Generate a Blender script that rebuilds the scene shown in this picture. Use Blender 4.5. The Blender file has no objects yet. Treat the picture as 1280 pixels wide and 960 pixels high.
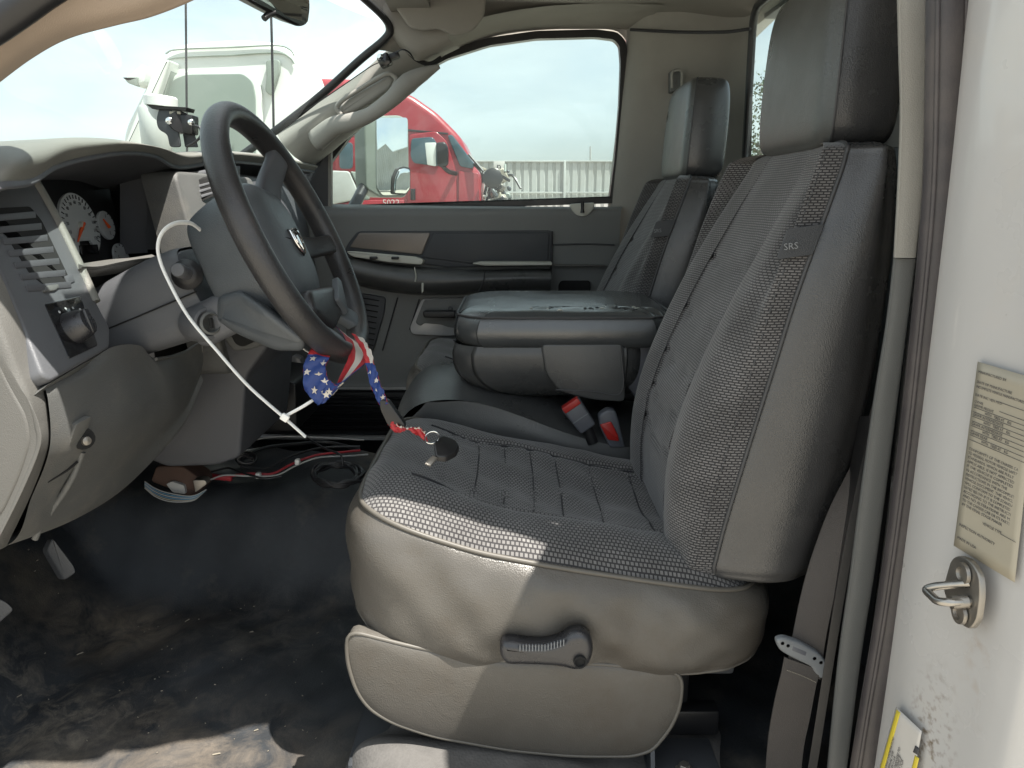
import bpy, bmesh, math, random
import numpy as np
from mathutils import Vector, Matrix
random.seed(7); np.random.seed(7)
S = bpy.context.scene
COL = S.collection
R = math.radians
# ------------------------------------------------------------ camera, world, sun, exposure
PITCH = R(13.5); FPX = 950.0; CAMZ = 1.5
cd = bpy.data.cameras.new('camera'); cam = bpy.data.objects.new('camera', cd); COL.objects.link(cam)
cam.location = (0, 0, CAMZ); cam.rotation_euler = (math.pi/2-PITCH, 0, 0)
cd.sensor_width = 36; cd.lens = 36*FPX/1280; cd.clip_start = .02; cd.clip_end = 900
S.camera = cam
S.render.resolution_x = 1024; S.render.resolution_y = 768
SUN = Vector((.42, -.20, 1)).normalized()
w = bpy.data.worlds.new('World'); S.world = w; w.use_nodes = True
nt = w.node_tree; nt.nodes.clear()
wo = nt.nodes.new('ShaderNodeOutputWorld'); bg = nt.nodes.new('ShaderNodeBackground')
sky = nt.nodes.new('ShaderNodeTexSky'); sky.sky_type = 'NISHITA'; sky.sun_disc = False
sky.sun_elevation = math.asin(SUN.z); sky.sun_rotation = math.atan2(SUN.x, SUN.y); sky.dust_density = 2.5; sky.air_density = 1.0
mx = nt.nodes.new('ShaderNodeMix'); mx.data_type = 'RGBA'
tc = nt.nodes.new('ShaderNodeTexCoord'); mp = nt.nodes.new('ShaderNodeMapping'); mp.inputs['Scale'].default_value = (1.2, 1.2, 4.2)
nz = nt.nodes.new('ShaderNodeTexNoise'); nz.inputs['Scale'].default_value = 1.7; nz.inputs['Detail'].default_value = 5
cr = nt.nodes.new('ShaderNodeValToRGB'); cr.color_ramp.elements[0].position = .36; cr.color_ramp.elements[1].position = .66
cr.color_ramp.elements[0].color = (.38, .38, .38, 1); cr.color_ramp.elements[1].color = (.97, .97, .97, 1)
nt.links.new(tc.outputs['Generated'], mp.inputs[0]); nt.links.new(mp.outputs[0], nz.inputs['Vector']); nt.links.new(nz.outputs['Fac'], cr.inputs[0])
nt.links.new(cr.outputs[0], mx.inputs['Factor']); nt.links.new(sky.outputs[0], mx.inputs['A']); mx.inputs['B'].default_value = (6.3, 6.75, 6.7, 1)
nt.links.new(mx.outputs['Result'], bg.inputs['Color']); bg.inputs['Strength'].default_value = .088
nt.links.new(bg.outputs[0], wo.inputs['Surface'])
sl = bpy.data.lights.new('sun', 'SUN'); sl.energy = 4.6; sl.angle = R(.53); sl.color = (1, .955, .88)
so = bpy.data.objects.new('sun', sl); COL.objects.link(so); so.location = (3, -3, 9); so.rotation_euler = SUN.to_track_quat('Z', 'Y').to_euler()
S.view_settings.view_transform = 'Standard'; S.view_settings.look = 'None'; S.view_settings.gamma = 1
S.view_settings.exposure = 1.42
S.render.engine = 'CYCLES'
S.cycles.max_bounces = 8; S.cycles.diffuse_bounces = 5; S.cycles.transparent_max_bounces = 12

# ------------------------------------------------------------ geometry helpers
def U(px, py, Y=None, X=None, Z=None):
    """world point that a pixel of the 1280x960 photograph shows, at a known depth Y, X or height Z"""
    a, b = (px-640)/FPX, (480-py)/FPX
    d = np.array([a, math.cos(PITCH)+b*math.sin(PITCH), -math.sin(PITCH)+b*math.cos(PITCH)])
    if Y is not None: t = Y/d[1]
    elif X is not None: t = X/d[0]
    else: t = (Z-CAMZ)/d[2]
    return np.array([0, 0, CAMZ])+d*t
def UL(pts, Y): return [U(p[0], p[1], Y=(p[2] if len(p) > 2 else Y)) for p in pts]

ORG = {}
def thing(name, label, cat, loc=(0, 0, 0), group=None):
    o = bpy.data.objects.new(name, None); COL.objects.link(o); o.location = loc; o.empty_display_size = .05
    o['label'] = label; o['category'] = cat
    if group: o['group'] = group
    ORG[o.name] = np.array(loc, float); return o
def tag(o, label, cat, group=None, kind=None):
    o['label'] = label; o['category'] = cat
    if group: o['group'] = group
    if kind: o['kind'] = kind
    return o
def structure(o): o['kind'] = 'structure'; return o
def mk(name, V, F, mat, parent=None, uv=None, smooth=35, origin=None, mats=None, midx=None):
    V = np.asarray(V, float)
    if parent is not None: org = ORG[parent.name]
    else: org = np.array(origin if origin is not None else [(V[:, 0].min()+V[:, 0].max())/2, (V[:, 1].min()+V[:, 1].max())/2, V[:, 2].min()])
    me = bpy.data.meshes.new(name); me.from_pydata((V-org).tolist(), [], [tuple(int(i) for i in f) for f in F])
    for m in (mats or [mat]): me.materials.append(m)
    if midx is not None: me.polygons.foreach_set('material_index', np.asarray(midx, dtype=np.int32))
    if uv is not None:
        l = me.uv_layers.new(name='UVMap'); vi = np.empty(len(me.loops), dtype=np.int32); me.loops.foreach_get('vertex_index', vi)
        l.data.foreach_set('uv', np.asarray(uv, float)[vi].ravel())
    if smooth:
        me.shade_smooth()
        if smooth < 180: me.set_sharp_from_angle(angle=R(smooth))
    me.validate(); me.update()
    o = bpy.data.objects.new(name, me); COL.objects.link(o)
    if parent is not None: o.parent = parent
    else: o.location = org
    ORG[o.name] = org
    return o
def fixn(o, flip=False):
    bm = bmesh.new(); bm.from_mesh(o.data); bmesh.ops.recalc_face_normals(bm, faces=bm.faces)
    bm.to_mesh(o.data); bm.free(); return o
def shared(src, name, parent, dx):
    """another instance of a piece, sharing its mesh, moved by dx"""
    o = bpy.data.objects.new(name, src.data); COL.objects.link(o); o.parent = parent
    o.location = Vector(src.location)+Vector(dx); ORG[o.name] = ORG[src.name]; return o

def cr1(P, n, closed=False):
    P = np.asarray(P, float); m = len(P)
    if m == 2 and not closed:
        t = np.linspace(0, 1, n)[:, None]; return P[0]*(1-t)+P[1]*t
    Q = np.vstack([P[-1:], P, P[:2]]) if closed else np.vstack([2*P[:1]-P[1:2], P, 2*P[-1:]-P[-2:-1]])
    seg = m if closed else m-1
    ts = np.linspace(0, seg, n, endpoint=not closed); i = np.minimum(ts.astype(int), seg-1); f = (ts-i)[:, None]
    a, b, c, d = Q[i], Q[i+1], Q[i+2], Q[i+3]
    return .5*((2*b)+(-a+c)*f+(2*a-5*b+4*c-d)*f**2+(-a+3*b-3*c+d)*f**3)
def grid(rows, nu, nv, cu=False, cv=False):
    G = np.asarray(rows, float)          # [v][u][3]
    A = np.stack([cr1(r, nu, cu) for r in G])
    return np.stack([cr1(A[:, i], nv, cv) for i in range(A.shape[1])], 1)
def gfaces(nv, nu, cu=False, cv=False, off=0):
    F = []
    for j in range(nv if cv else nv-1):
        for i in range(nu if cu else nu-1):
            F.append((off+j*nu+i, off+j*nu+(i+1) % nu, off+((j+1) % nv)*nu+(i+1) % nu, off+((j+1) % nv)*nu+i))
    return F
def guv(A):
    du = np.linalg.norm(np.diff(A, axis=1), axis=2); dv = np.linalg.norm(np.diff(A, axis=0), axis=2).mean(1)
    uu = np.concatenate([np.zeros((len(A), 1)), np.cumsum(du, 1)], 1); uu -= uu[:, -1:]/2; v = np.concatenate([[0], np.cumsum(dv)])
    vv = np.repeat(v[:, None], A.shape[1], 1); return np.stack([uu, vv], 2).reshape(-1, 2)
def surf(name, rows, mat, parent=None, nu=24, nv=24, cu=False, cv=False, thick=0, smooth=60, fn=None, back=None):
    A = grid(rows, nu, nv, cu, cv)
    if fn: A = fn(A)
    V = A.reshape(-1, 3); F = gfaces(nv, nu, cu, cv); uv = guv(A)
    if thick:
        if back is None:
            tu = np.gradient(A, axis=1); tv = np.gradient(A, axis=0); n = np.cross(tu, tv); n /= np.linalg.norm(n, axis=2, keepdims=True)+1e-9
            B = (A-n*thick).reshape(-1, 3)
        else: B = (A+np.asarray(back)*thick).reshape(-1, 3)
        k = len(V); F2 = [tuple(reversed([q+k for q in f])) for f in F]
        E = []
        def strip(idx):
            for a, b in zip(idx[:-1], idx[1:]): E.append((a, a+k, b+k, b))
        if not cv: strip([i for i in range(nu)]+([0] if cu else [])); strip([(nv-1)*nu+i for i in range(nu)][::-1])
        if not cu: strip([j*nu for j in range(nv)][::-1]); strip([j*nu+nu-1 for j in range(nv)])
        V = np.vstack([V, B]); F = F+F2+E; uv = np.vstack([uv, uv])
    return fixn(mk(name, V, F, mat, parent, uv, smooth))
def tube(name, pts, r, mat, parent=None, n=8, seg=40, closed=False, ell=None, up=None, smooth=60, caps=True, raw=False):
    P = cr1(pts, seg, closed) if not raw else np.asarray(pts, float); m = len(P)
    rr = np.full(m, r) if np.isscalar(r) else np.interp(np.linspace(0, 1, m), np.linspace(0, 1, len(r)), r)
    T = (np.roll(P, -1, 0)-np.roll(P, 1, 0)) if closed else np.gradient(P, axis=0)
    T /= np.linalg.norm(T, axis=1, keepdims=True)+1e-12
    a = np.array(up if up is not None else ([0, 0, 1] if abs(T[0][2]) < .9 else [1, 0, 0]), float)
    V = []; N = a-T[0]*a.dot(T[0]); N /= np.linalg.norm(N)
    el = ell or (1, 1)
    for i in range(m):
        N = (a if up is not None else N)-T[i]*(a if up is not None else N).dot(T[i]); N /= np.linalg.norm(N)+1e-12; B = np.cross(T[i], N)
        for k in range(n):
            th = 2*math.pi*k/n; V.append(P[i]+rr[i]*(el[0]*math.cos(th)*N+el[1]*math.sin(th)*B))
    F = gfaces(m, n, True, closed)
    if not closed and caps: F += [tuple(range(n))[::-1], tuple((m-1)*n+k for k in range(n))]
    return fixn(mk(name, V, F, mat, parent, None, smooth))
def rnd(P, r, n=4, closed=True):
    """round the corners of a polygon"""
    P = [np.asarray(p, float) for p in P]; out = []; m = len(P)
    for i in range(m):
        if not closed and i in (0, m-1): out.append(P[i]); continue
        a, b, c = P[i-1], P[i], P[(i+1) % m]; la, lc = np.linalg.norm(a-b), np.linalg.norm(c-b)
        q = min(r, la*.45, lc*.45); s, e = b+(a-b)/la*q, b+(c-b)/lc*q
        for k in range(n+1):
            t = k/n; out.append((1-t)**2*s+2*t*(1-t)*b+t*t*e)
    return np.array(out)
def newell(P):
    P = np.asarray(P); n = np.zeros(3)
    for i in range(len(P)): n += np.cross(P[i], P[(i+1) % len(P)])
    return n/(np.linalg.norm(n)+1e-12)
def inset(P, d, n):
    P = np.asarray(P); a = P-np.roll(P, 1, 0); b = np.roll(P, -1, 0)-P
    a /= np.linalg.norm(a, axis=1, keepdims=True)+1e-12; b /= np.linalg.norm(b, axis=1, keepdims=True)+1e-12
    na, nb = np.cross(n, a), np.cross(n, b); s = na+nb; L = np.linalg.norm(s, axis=1, keepdims=True)
    s = s/(L+1e-9); k = 1/np.maximum(.5, (s*na).sum(1, keepdims=True)); return P+s*d*np.minimum(k, 1.8)
def plate(name, P, depth, mat, parent=None, bev=.002, seg=3, smooth=40, raw=False):
    """solid slab: outline P is the visible front, depth vector points away from the viewer"""
    P = np.asarray(P, float); depth = np.asarray(depth, float); n = newell(P)
    if n.dot(depth) > 0: P = P[::-1]; n = -n
    rings = []; dl = np.linalg.norm(depth); du = depth/dl; b = min(bev, dl*.45)
    for k in range(seg+1):
        t = k/seg*math.pi/2; rings.append(inset(P, b*(1-math.sin(t)), n)+du*b*(1-math.cos(t)))
    rings.append(P+depth); m = len(P)
    V = np.vstack(rings); F = gfaces(len(rings), m, True, False); F += [tuple(range(m))[::-1], tuple((len(rings)-1)*m+i for i in range(m))]
    c = V.mean(0); t1 = P[1]-P[0]; t1 = t1/np.linalg.norm(t1); t1 = np.array([1., 0, 0]) if abs(n[0]) < .7 else np.array([0, 1., 0]); t1 -= n*n.dot(t1); t1 /= np.linalg.norm(t1); t2 = np.cross(n, t1)
    uv = np.stack([V@t1, V@t2], 1)
    return fixn(mk(name, V, F, mat, parent, uv, smooth))
def pillow(name, P, h, mat, parent=None, back=.01, rings=7, power=.5, ndir=None, smooth=70):
    """cushion-like swelling over outline P, rising h along ndir"""
    P = np.asarray(P, float); n = newell(P)
    nd = np.asarray(ndir, float)/np.linalg.norm(ndir) if ndir is not None else n
    if n.dot(nd) < 0: P = P[::-1]
    c = P.mean(0); V = [P-nd*back]
    for k in range(rings):
        q = 1-(k/(rings-.0))**1.6*.97; V.append(c+(P-c)*q+nd*h*(1-q**3)**power)
    m = len(P); V.append(c[None]+nd*h); A = np.vstack(V); L = (rings+1)*m
    F = gfaces(rings+1, m, True)+[(rings*m+i, rings*m+(i+1) % m, L) for i in range(m)]+[tuple(range(m))[::-1]]
    uv = np.stack([A[:, 0], A[:, 2]+A[:, 1]*.3], 1)
    return fixn(mk(name, A, F, mat, parent, uv, smooth))
def box(name, c, s, mat, parent=None, bev=.003, rot=None, seg=2, origin=None, smooth=40):
    bm = bmesh.new(); bmesh.ops.create_cube(bm, size=1)
    for v in bm.verts: v.co = Vector((v.co.x*s[0], v.co.y*s[1], v.co.z*s[2]))
    if bev: bmesh.ops.bevel(bm, geom=list(bm.edges), offset=min(bev, min(s)*.45), segments=seg, profile=.5, affect='EDGES')
    M = Matrix.Translation(Vector(c))@(rot.to_4x4() if rot is not None else Matrix.Identity(4)); bm.transform(M); bm.verts.index_update()
    V = [tuple(v.co) for v in bm.verts]; F = [[v.index for v in f.verts] for f in bm.faces]; bm.free()
    return mk(name, V, F, mat, parent, None, smooth, origin)
def frame3(ax):
    ax = np.asarray(ax, float); ax /= np.linalg.norm(ax); a = np.array([0, 0, 1.]) if abs(ax[2]) < .9 else np.array([1., 0, 0])
    u = np.cross(a, ax); u /= np.linalg.norm(u); return ax, u, np.cross(ax, u)
def lathe(name, prof, o, ax, mat, parent=None, n=20, smooth=40, ell=(1, 1)):
    """prof = [(radius, height along ax)...]"""
    ax, u, v = frame3(ax); o = np.asarray(o, float); V = []
    for r, h in prof:
        for k in range(n):
            t = 2*math.pi*k/n; V.append(o+ax*h+u*r*math.cos(t)*ell[0]+v*r*math.sin(t)*ell[1])
    F = gfaces(len(prof), n, True)
    if prof[0][0] > 1e-6: F.append(tuple(range(n))[::-1])
    if prof[-1][0] > 1e-6: F.append(tuple((len(prof)-1)*n+k for k in range(n)))
    return fixn(mk(name, V, F, mat, parent, None, smooth))
def join(name, objs, parent=None, kind=None, smooth=40):
    V = []; F = []; mats = []; mi = []; off = 0
    for o in objs:
        org = ORG[o.name]
        for m in o.data.materials:
            if m not in mats: mats.append(m)
        for v in o.data.vertices: V.append(np.array(v.co)+org)
        for p in o.data.polygons: F.append([i+off for i in p.vertices]); mi.append(mats.index(o.data.materials[p.material_index]))
        off += len(o.data.vertices)
    for o in objs:
        me = o.data; bpy.data.objects.remove(o)
        if me.users == 0: bpy.data.meshes.remove(me)
    r = mk(name, V, F, None, parent, None, smooth, mats=mats, midx=mi)
    if kind: r['kind'] = kind
    return r
def text(name, s, o, right, up, size, mat, parent, ext=.0002, wx=1, bold=0):
    cu = bpy.data.curves.new('t', 'FONT'); cu.body = s; cu.size = size; cu.extrude = ext; cu.resolution_u = 2; cu.offset = bold
    t = bpy.data.objects.new('t', cu); me0 = bpy.data.meshes.new_from_object(t)
    right = np.asarray(right, float); right /= np.linalg.norm(right); up = np.asarray(up, float); up -= right*up.dot(right); up /= np.linalg.norm(up); n = np.cross(right, up)
    V = [np.asarray(o)+right*v.co.x*wx+up*v.co.y+n*v.co.z for v in me0.vertices]; F = [list(p.vertices) for p in me0.polygons]
    bpy.data.objects.remove(t); bpy.data.curves.remove(cu); bpy.data.meshes.remove(me0)
    return mk(name, V, F, mat, parent, None, 0)

# ------------------------------------------------------------ materials
def nodes(name):
    m = bpy.data.materials.new(name); m.use_nodes = True; n = m.node_tree; return m, n, n.nodes['Principled BSDF']
def ramp(n, a, b, ca, cb):
    r = n.nodes.new('ShaderNodeValToRGB'); e = r.color_ramp.elements; e[0].position = a; e[1].position = b; e[0].color = (*ca, 1); e[1].color = (*cb, 1); return r
def mat(name, col, rough=.5, var=.12, vs=6, bump=0, bs=400, metal=0, wr=0, ws=22, spec=.5, dirt=None, dirt_s=5, dirt_lo=.5, dirt_hi=.75, coat=0, rvar=.1, stretch=None):
    m, n, b = nodes(name); L = n.links
    tc = n.nodes.new('ShaderNodeTexCoord'); src = tc.outputs['Object']
    if stretch: mp = n.nodes.new('ShaderNodeMapping'); mp.inputs['Scale'].default_value = stretch; L.new(src, mp.inputs[0]); src = mp.outputs[0]
    nz = n.nodes.new('ShaderNodeTexNoise'); nz.inputs['Scale'].default_value = vs; nz.inputs['Detail'].default_value = 6; nz.inputs['Roughness'].default_value = .62; L.new(src, nz.inputs['Vector'])
    c = np.array(col); r = ramp(n, .3, .7, tuple(np.clip(c*(1-var), 0, 1)), tuple(np.clip(c*(1+var), 0, 1))); L.new(nz.outputs['Fac'], r.inputs[0]); out = r.outputs[0]
    if dirt is not None:
        d = n.nodes.new('ShaderNodeTexNoise'); d.inputs['Scale'].default_value = dirt_s; d.inputs['Detail'].default_value = 9; d.inputs['Roughness'].default_value = .7; L.new(src, d.inputs['Vector'])
        dr = ramp(n, dirt_lo, dirt_hi, (0, 0, 0), (1, 1, 1)); L.new(d.outputs['Fac'], dr.inputs[0])
        mxx = n.nodes.new('ShaderNodeMix'); mxx.data_type = 'RGBA'; L.new(dr.outputs[0], mxx.inputs['Factor']); L.new(out, mxx.inputs['A']); mxx.inputs['B'].default_value = (*dirt, 1); out = mxx.outputs['Result']
    L.new(out, b.inputs['Base Color'])
    rr = n.nodes.new('ShaderNodeMapRange'); rr.inputs['From Min'].default_value = .3; rr.inputs['From Max'].default_value = .7
    rr.inputs['To Min'].default_value = max(.03, rough-rvar); rr.inputs['To Max'].default_value = min(1, rough+rvar); L.new(nz.outputs['Fac'], rr.inputs['Value']); L.new(rr.outputs[0], b.inputs['Roughness'])
    b.inputs['Metallic'].default_value = metal; b.inputs['Specular IOR Level'].default_value = spec
    if coat: b.inputs['Coat Weight'].default_value = coat; b.inputs['Coat Roughness'].default_value = .08
    if bump:
        v = n.nodes.new('ShaderNodeTexVoronoi'); v.inputs['Scale'].default_value = bs; L.new(tc.outputs['Object'], v.inputs['Vector'])
        bp = n.nodes.new('ShaderNodeBump'); bp.inputs['Strength'].default_value = bump; bp.inputs['Distance'].default_value = .0006; L.new(v.outputs['Distance'], bp.inputs['Height']); last = bp
        if wr:
            wn = n.nodes.new('ShaderNodeTexNoise'); wn.inputs['Scale'].default_value = ws; wn.inputs['Detail'].default_value = 5; wn.inputs['Distortion'].default_value = 1.2; L.new(tc.outputs['Object'], wn.inputs['Vector'])
            b2 = n.nodes.new('ShaderNodeBump'); b2.inputs['Strength'].default_value = wr; b2.inputs['Distance'].default_value = .006; L.new(wn.outputs['Fac'], b2.inputs['Height']); L.new(bp.outputs[0], b2.inputs['Normal']); last = b2
        L.new(last.outputs[0], b.inputs['Normal'])
    return m
def weave(name, dark, light, bw=.0075, rh=.0045, mort=.0011, rib=0, swap=False, worn=.25):
    m, n, b = nodes(name); L = n.links
    uv = n.nodes.new('ShaderNodeUVMap'); src = uv.outputs[0]
    if swap: mp = n.nodes.new('ShaderNodeMapping'); mp.inputs['Rotation'].default_value = (0, 0, math.pi/2); L.new(src, mp.inputs[0]); src = mp.outputs[0]
    # slight waviness so that the cloth is not a perfect grid
    nz = n.nodes.new('ShaderNodeTexNoise'); nz.inputs['Scale'].default_value = 14; L.new(src, nz.inputs['Vector'])
    vm = n.nodes.new('ShaderNodeVectorMath'); vm.operation = 'MULTIPLY_ADD'; L.new(nz.outputs['Color'], vm.inputs[0]); vm.inputs[1].default_value = (.004, .004, 0); L.new(src, vm.inputs[2])
    br = n.nodes.new('ShaderNodeTexBrick'); L.new(vm.outputs[0], br.inputs['Vector']); br.inputs['Scale'].default_value = 1
    br.inputs['Brick Width'].default_value = bw; br.inputs['Row Height'].default_value = rh; br.inputs['Mortar Size'].default_value = mort; br.inputs['Mortar Smooth'].default_value = .35
    br.offset = .5; br.inputs['Color1'].default_value = (*light, 1); br.inputs['Color2'].default_value = (*[c*.82 for c in light], 1); br.inputs['Mortar'].default_value = (*dark, 1)
    n2 = n.nodes.new('ShaderNodeTexNoise'); n2.inputs['Scale'].default_value = 9; n2.inputs['Detail'].default_value = 8; L.new(src, n2.inputs['Vector'])
    rp = ramp(n, .3, .75, (1-worn, 1-worn, 1-worn), (1+worn*.4,)*3); L.new(n2.outputs['Fac'], rp.inputs[0])
    mu = n.nodes.new('ShaderNodeMix'); mu.data_type = 'RGBA'; mu.blend_type = 'MULTIPLY'; mu.inputs['Factor'].default_value = 1; L.new(br.outputs['Color'], mu.inputs['A']); L.new(rp.outputs[0], mu.inputs['B'])
    L.new(mu.outputs['Result'], b.inputs['Base Color']); b.inputs['Roughness'].default_value = .92; b.inputs['Specular IOR Level'].default_value = .2
    b.inputs['Sheen Weight'].default_value = .25; b.inputs['Sheen Roughness'].default_value = .5
    inv = n.nodes.new('ShaderNodeMath'); inv.operation = 'SUBTRACT'; inv.inputs[0].default_value = 1; L.new(br.outputs['Fac'], inv.inputs[1])
    bp = n.nodes.new('ShaderNodeBump'); bp.inputs['Strength'].default_value = .5; bp.inputs['Distance'].default_value = .0009; L.new(inv.outputs[0], bp.inputs['Height']); L.new(bp.outputs[0], b.inputs['Normal'])
    return m
def glass(name, tint=(.96, 1, .98), refl=.06, dust=0):
    m = bpy.data.materials.new(name); m.use_nodes = True; n = m.node_tree; n.nodes.clear(); L = n.links
    o = n.nodes.new('ShaderNodeOutputMaterial'); t = n.nodes.new('ShaderNodeBsdfTransparent'); g = n.nodes.new('ShaderNodeBsdfGlossy'); t.inputs[0].default_value = (*tint, 1); g.inputs['Roughness'].default_value = .02
    lw = n.nodes.new('ShaderNodeLayerWeight'); lw.inputs['Blend'].default_value = .5; pw = n.nodes.new('ShaderNodeMath'); pw.operation = 'POWER'; pw.inputs[1].default_value = 5; L.new(lw.outputs['Facing'], pw.inputs[0]); ml = n.nodes.new('ShaderNodeMath'); ml.operation = 'MULTIPLY_ADD'; ml.inputs[1].default_value = .4; ml.inputs[2].default_value = .02; L.new(pw.outputs[0], ml.inputs[0]); mx = n.nodes.new('ShaderNodeMixShader'); L.new(ml.outputs[0], mx.inputs[0]); L.new(t.outputs[0], mx.inputs[1]); L.new(g.outputs[0], mx.inputs[2]); out = mx.outputs[0]
    if dust:
        d = n.nodes.new('ShaderNodeBsdfTranslucent'); d.inputs[0].default_value = (.8, .8, .78, 1); nz = n.nodes.new('ShaderNodeTexNoise'); nz.inputs['Scale'].default_value = 3; nz.inputs['Detail'].default_value = 9
        tc = n.nodes.new('ShaderNodeTexCoord'); L.new(tc.outputs['Object'], nz.inputs['Vector']); mr = n.nodes.new('ShaderNodeMapRange'); mr.inputs['From Min'].default_value = .35; mr.inputs['From Max'].default_value = .75; mr.inputs['To Max'].default_value = dust; L.new(nz.outputs['Fac'], mr.inputs['Value'])
        m2 = n.nodes.new('ShaderNodeMixShader'); L.new(mr.outputs[0], m2.inputs[0]); L.new(out, m2.inputs[1]); L.new(d.outputs[0], m2.inputs[2]); out = m2.outputs[0]
    L.new(out, o.inputs[0]); return m
M = {}
M['vinyl'] = mat('seat_vinyl', (.084, .077, .067), .38, .12, 4, .5, 600, wr=.17, ws=14, spec=.55, dirt=(.062, .048, .034), dirt_s=5, dirt_lo=.5, dirt_hi=.85)
M['vinyl_dark'] = mat('dark_vinyl', (.068, .070, .070), .33, .18, 5, .35, 700, wr=.10, ws=18, spec=.55, dirt=(.105, .10, .093), dirt_s=5, dirt_lo=.5, dirt_hi=.95)
M['head_vinyl'] = mat('headrest_vinyl', (.078, .079, .074), .34, .16, 6, .35, 700, wr=.06, ws=14, spec=.6)
M['lid_vinyl'] = mat('lid_vinyl', (.060, .064, .066), .20, .2, 5, .3, 700, wr=.12, ws=14, spec=.9)
M['dash_top'] = mat('dash_top_grey', (.165, .163, .145), .5, .07, 5, .6, 900, wr=.05, ws=8)  # lighter copy of the dash plastic, sunlight put into its colour
M['vinyl_back'] = mat('backrest_vinyl', (.050, .050, .051), .30, .2, 4, .35, 700, wr=.09, ws=12, spec=.65, dirt=(.088, .083, .078), dirt_s=3, dirt_lo=.46, dirt_hi=.85)
M['piping'] = mat('piping', (.105, .096, .082), .5, .1, 30)
M['piping_dark'] = mat('piping_dark', (.05, .05, .052), .55, .1, 30)
M['weave'] = weave('bolster_weave', (.036, .035, .037), (.205, .198, .195), .0082, .0036, .0010, worn=.45)
M['weave_fine'] = weave('insert_weave', (.042, .042, .045), (.205, .20, .20), .0078, .0037, .0011, worn=.4)
M['thread'] = mat('seam_thread', (.03, .03, .033), .8, .1)
M['dash'] = mat('dash_grey', (.103, .104, .100), .5, .10, 5, .6, 900, wr=.05, ws=8, dirt=(.19, .175, .15), dirt_s=11, dirt_lo=.52, dirt_hi=.9)
M['dash_light'] = mat('dash_end_grey', (.108, .105, .097), .55, .06, 5, .5, 900)
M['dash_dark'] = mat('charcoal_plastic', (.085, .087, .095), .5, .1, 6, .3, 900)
M['shroud'] = mat('column_grey', (.095, .098, .105), .48, .08, 6, .3, 900)
M['wheelgrey'] = mat('wheel_pad_grey', (.088, .097, .104), .42, .15, 9, .5, 700, wr=.12, ws=20)
M['rim'] = mat('rim_leather', (.034, .033, .034), .36, .22, 9, .5, 500, dirt=(.075, .062, .052), dirt_s=8, dirt_lo=.5, dirt_hi=.8)
M['black'] = mat('black_plastic', (.012, .012, .013), .4, .1)
M['black_gloss'] = mat('gloss_black', (.01, .01, .011), .12, .1)
M['void'] = mat('dark_recess', (.01, .01, .01), .9, .1)
M['rubber'] = mat('rubber_seal', (.042, .037, .039), .45, .2, 12, .15, 600, dirt=(.10, .085, .075), dirt_s=6, dirt_lo=.5, dirt_hi=.85)
M['trim_beige'] = mat('beige_trim', (.28, .27, .245), .75, .08, 5, .5, 900)
M['head'] = mat('headliner_cloth', (.24, .225, .20), .95, .06, 5, .5, 500)
M['trim_grey'] = mat('grey_trim', (.105, .108, .105), .55, .08, 5, .3, 900)
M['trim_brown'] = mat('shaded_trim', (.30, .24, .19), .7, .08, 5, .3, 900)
M['door'] = mat('door_panel_grey', (.165, .17, .165), .5, .07, 5, .4, 900)
M['door_dark'] = mat('door_insert_dark', (.042, .045, .05), .5, .1, 6, .4, 700)
M['door_silver'] = mat('satin_trim', (.19, .165, .145), .38, .08, 10, metal=.4)
M['cream'] = mat('cream_plastic', (.52, .52, .46), .45, .05)
M['white_paint'] = mat('white_paint', (.45, .443, .435), .28, .02, 3, coat=.5, dirt=(.52, .46, .38), dirt_s=2.2, dirt_lo=.55, dirt_hi=.95)
M['mat_floor'] = mat('rubber_floor', (.034, .037, .041), .56, .4, 5, .6, 300, wr=.25, ws=7, spec=.35, dirt=(.15, .128, .10), dirt_s=3.1, dirt_lo=.49, dirt_hi=.74)
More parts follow.
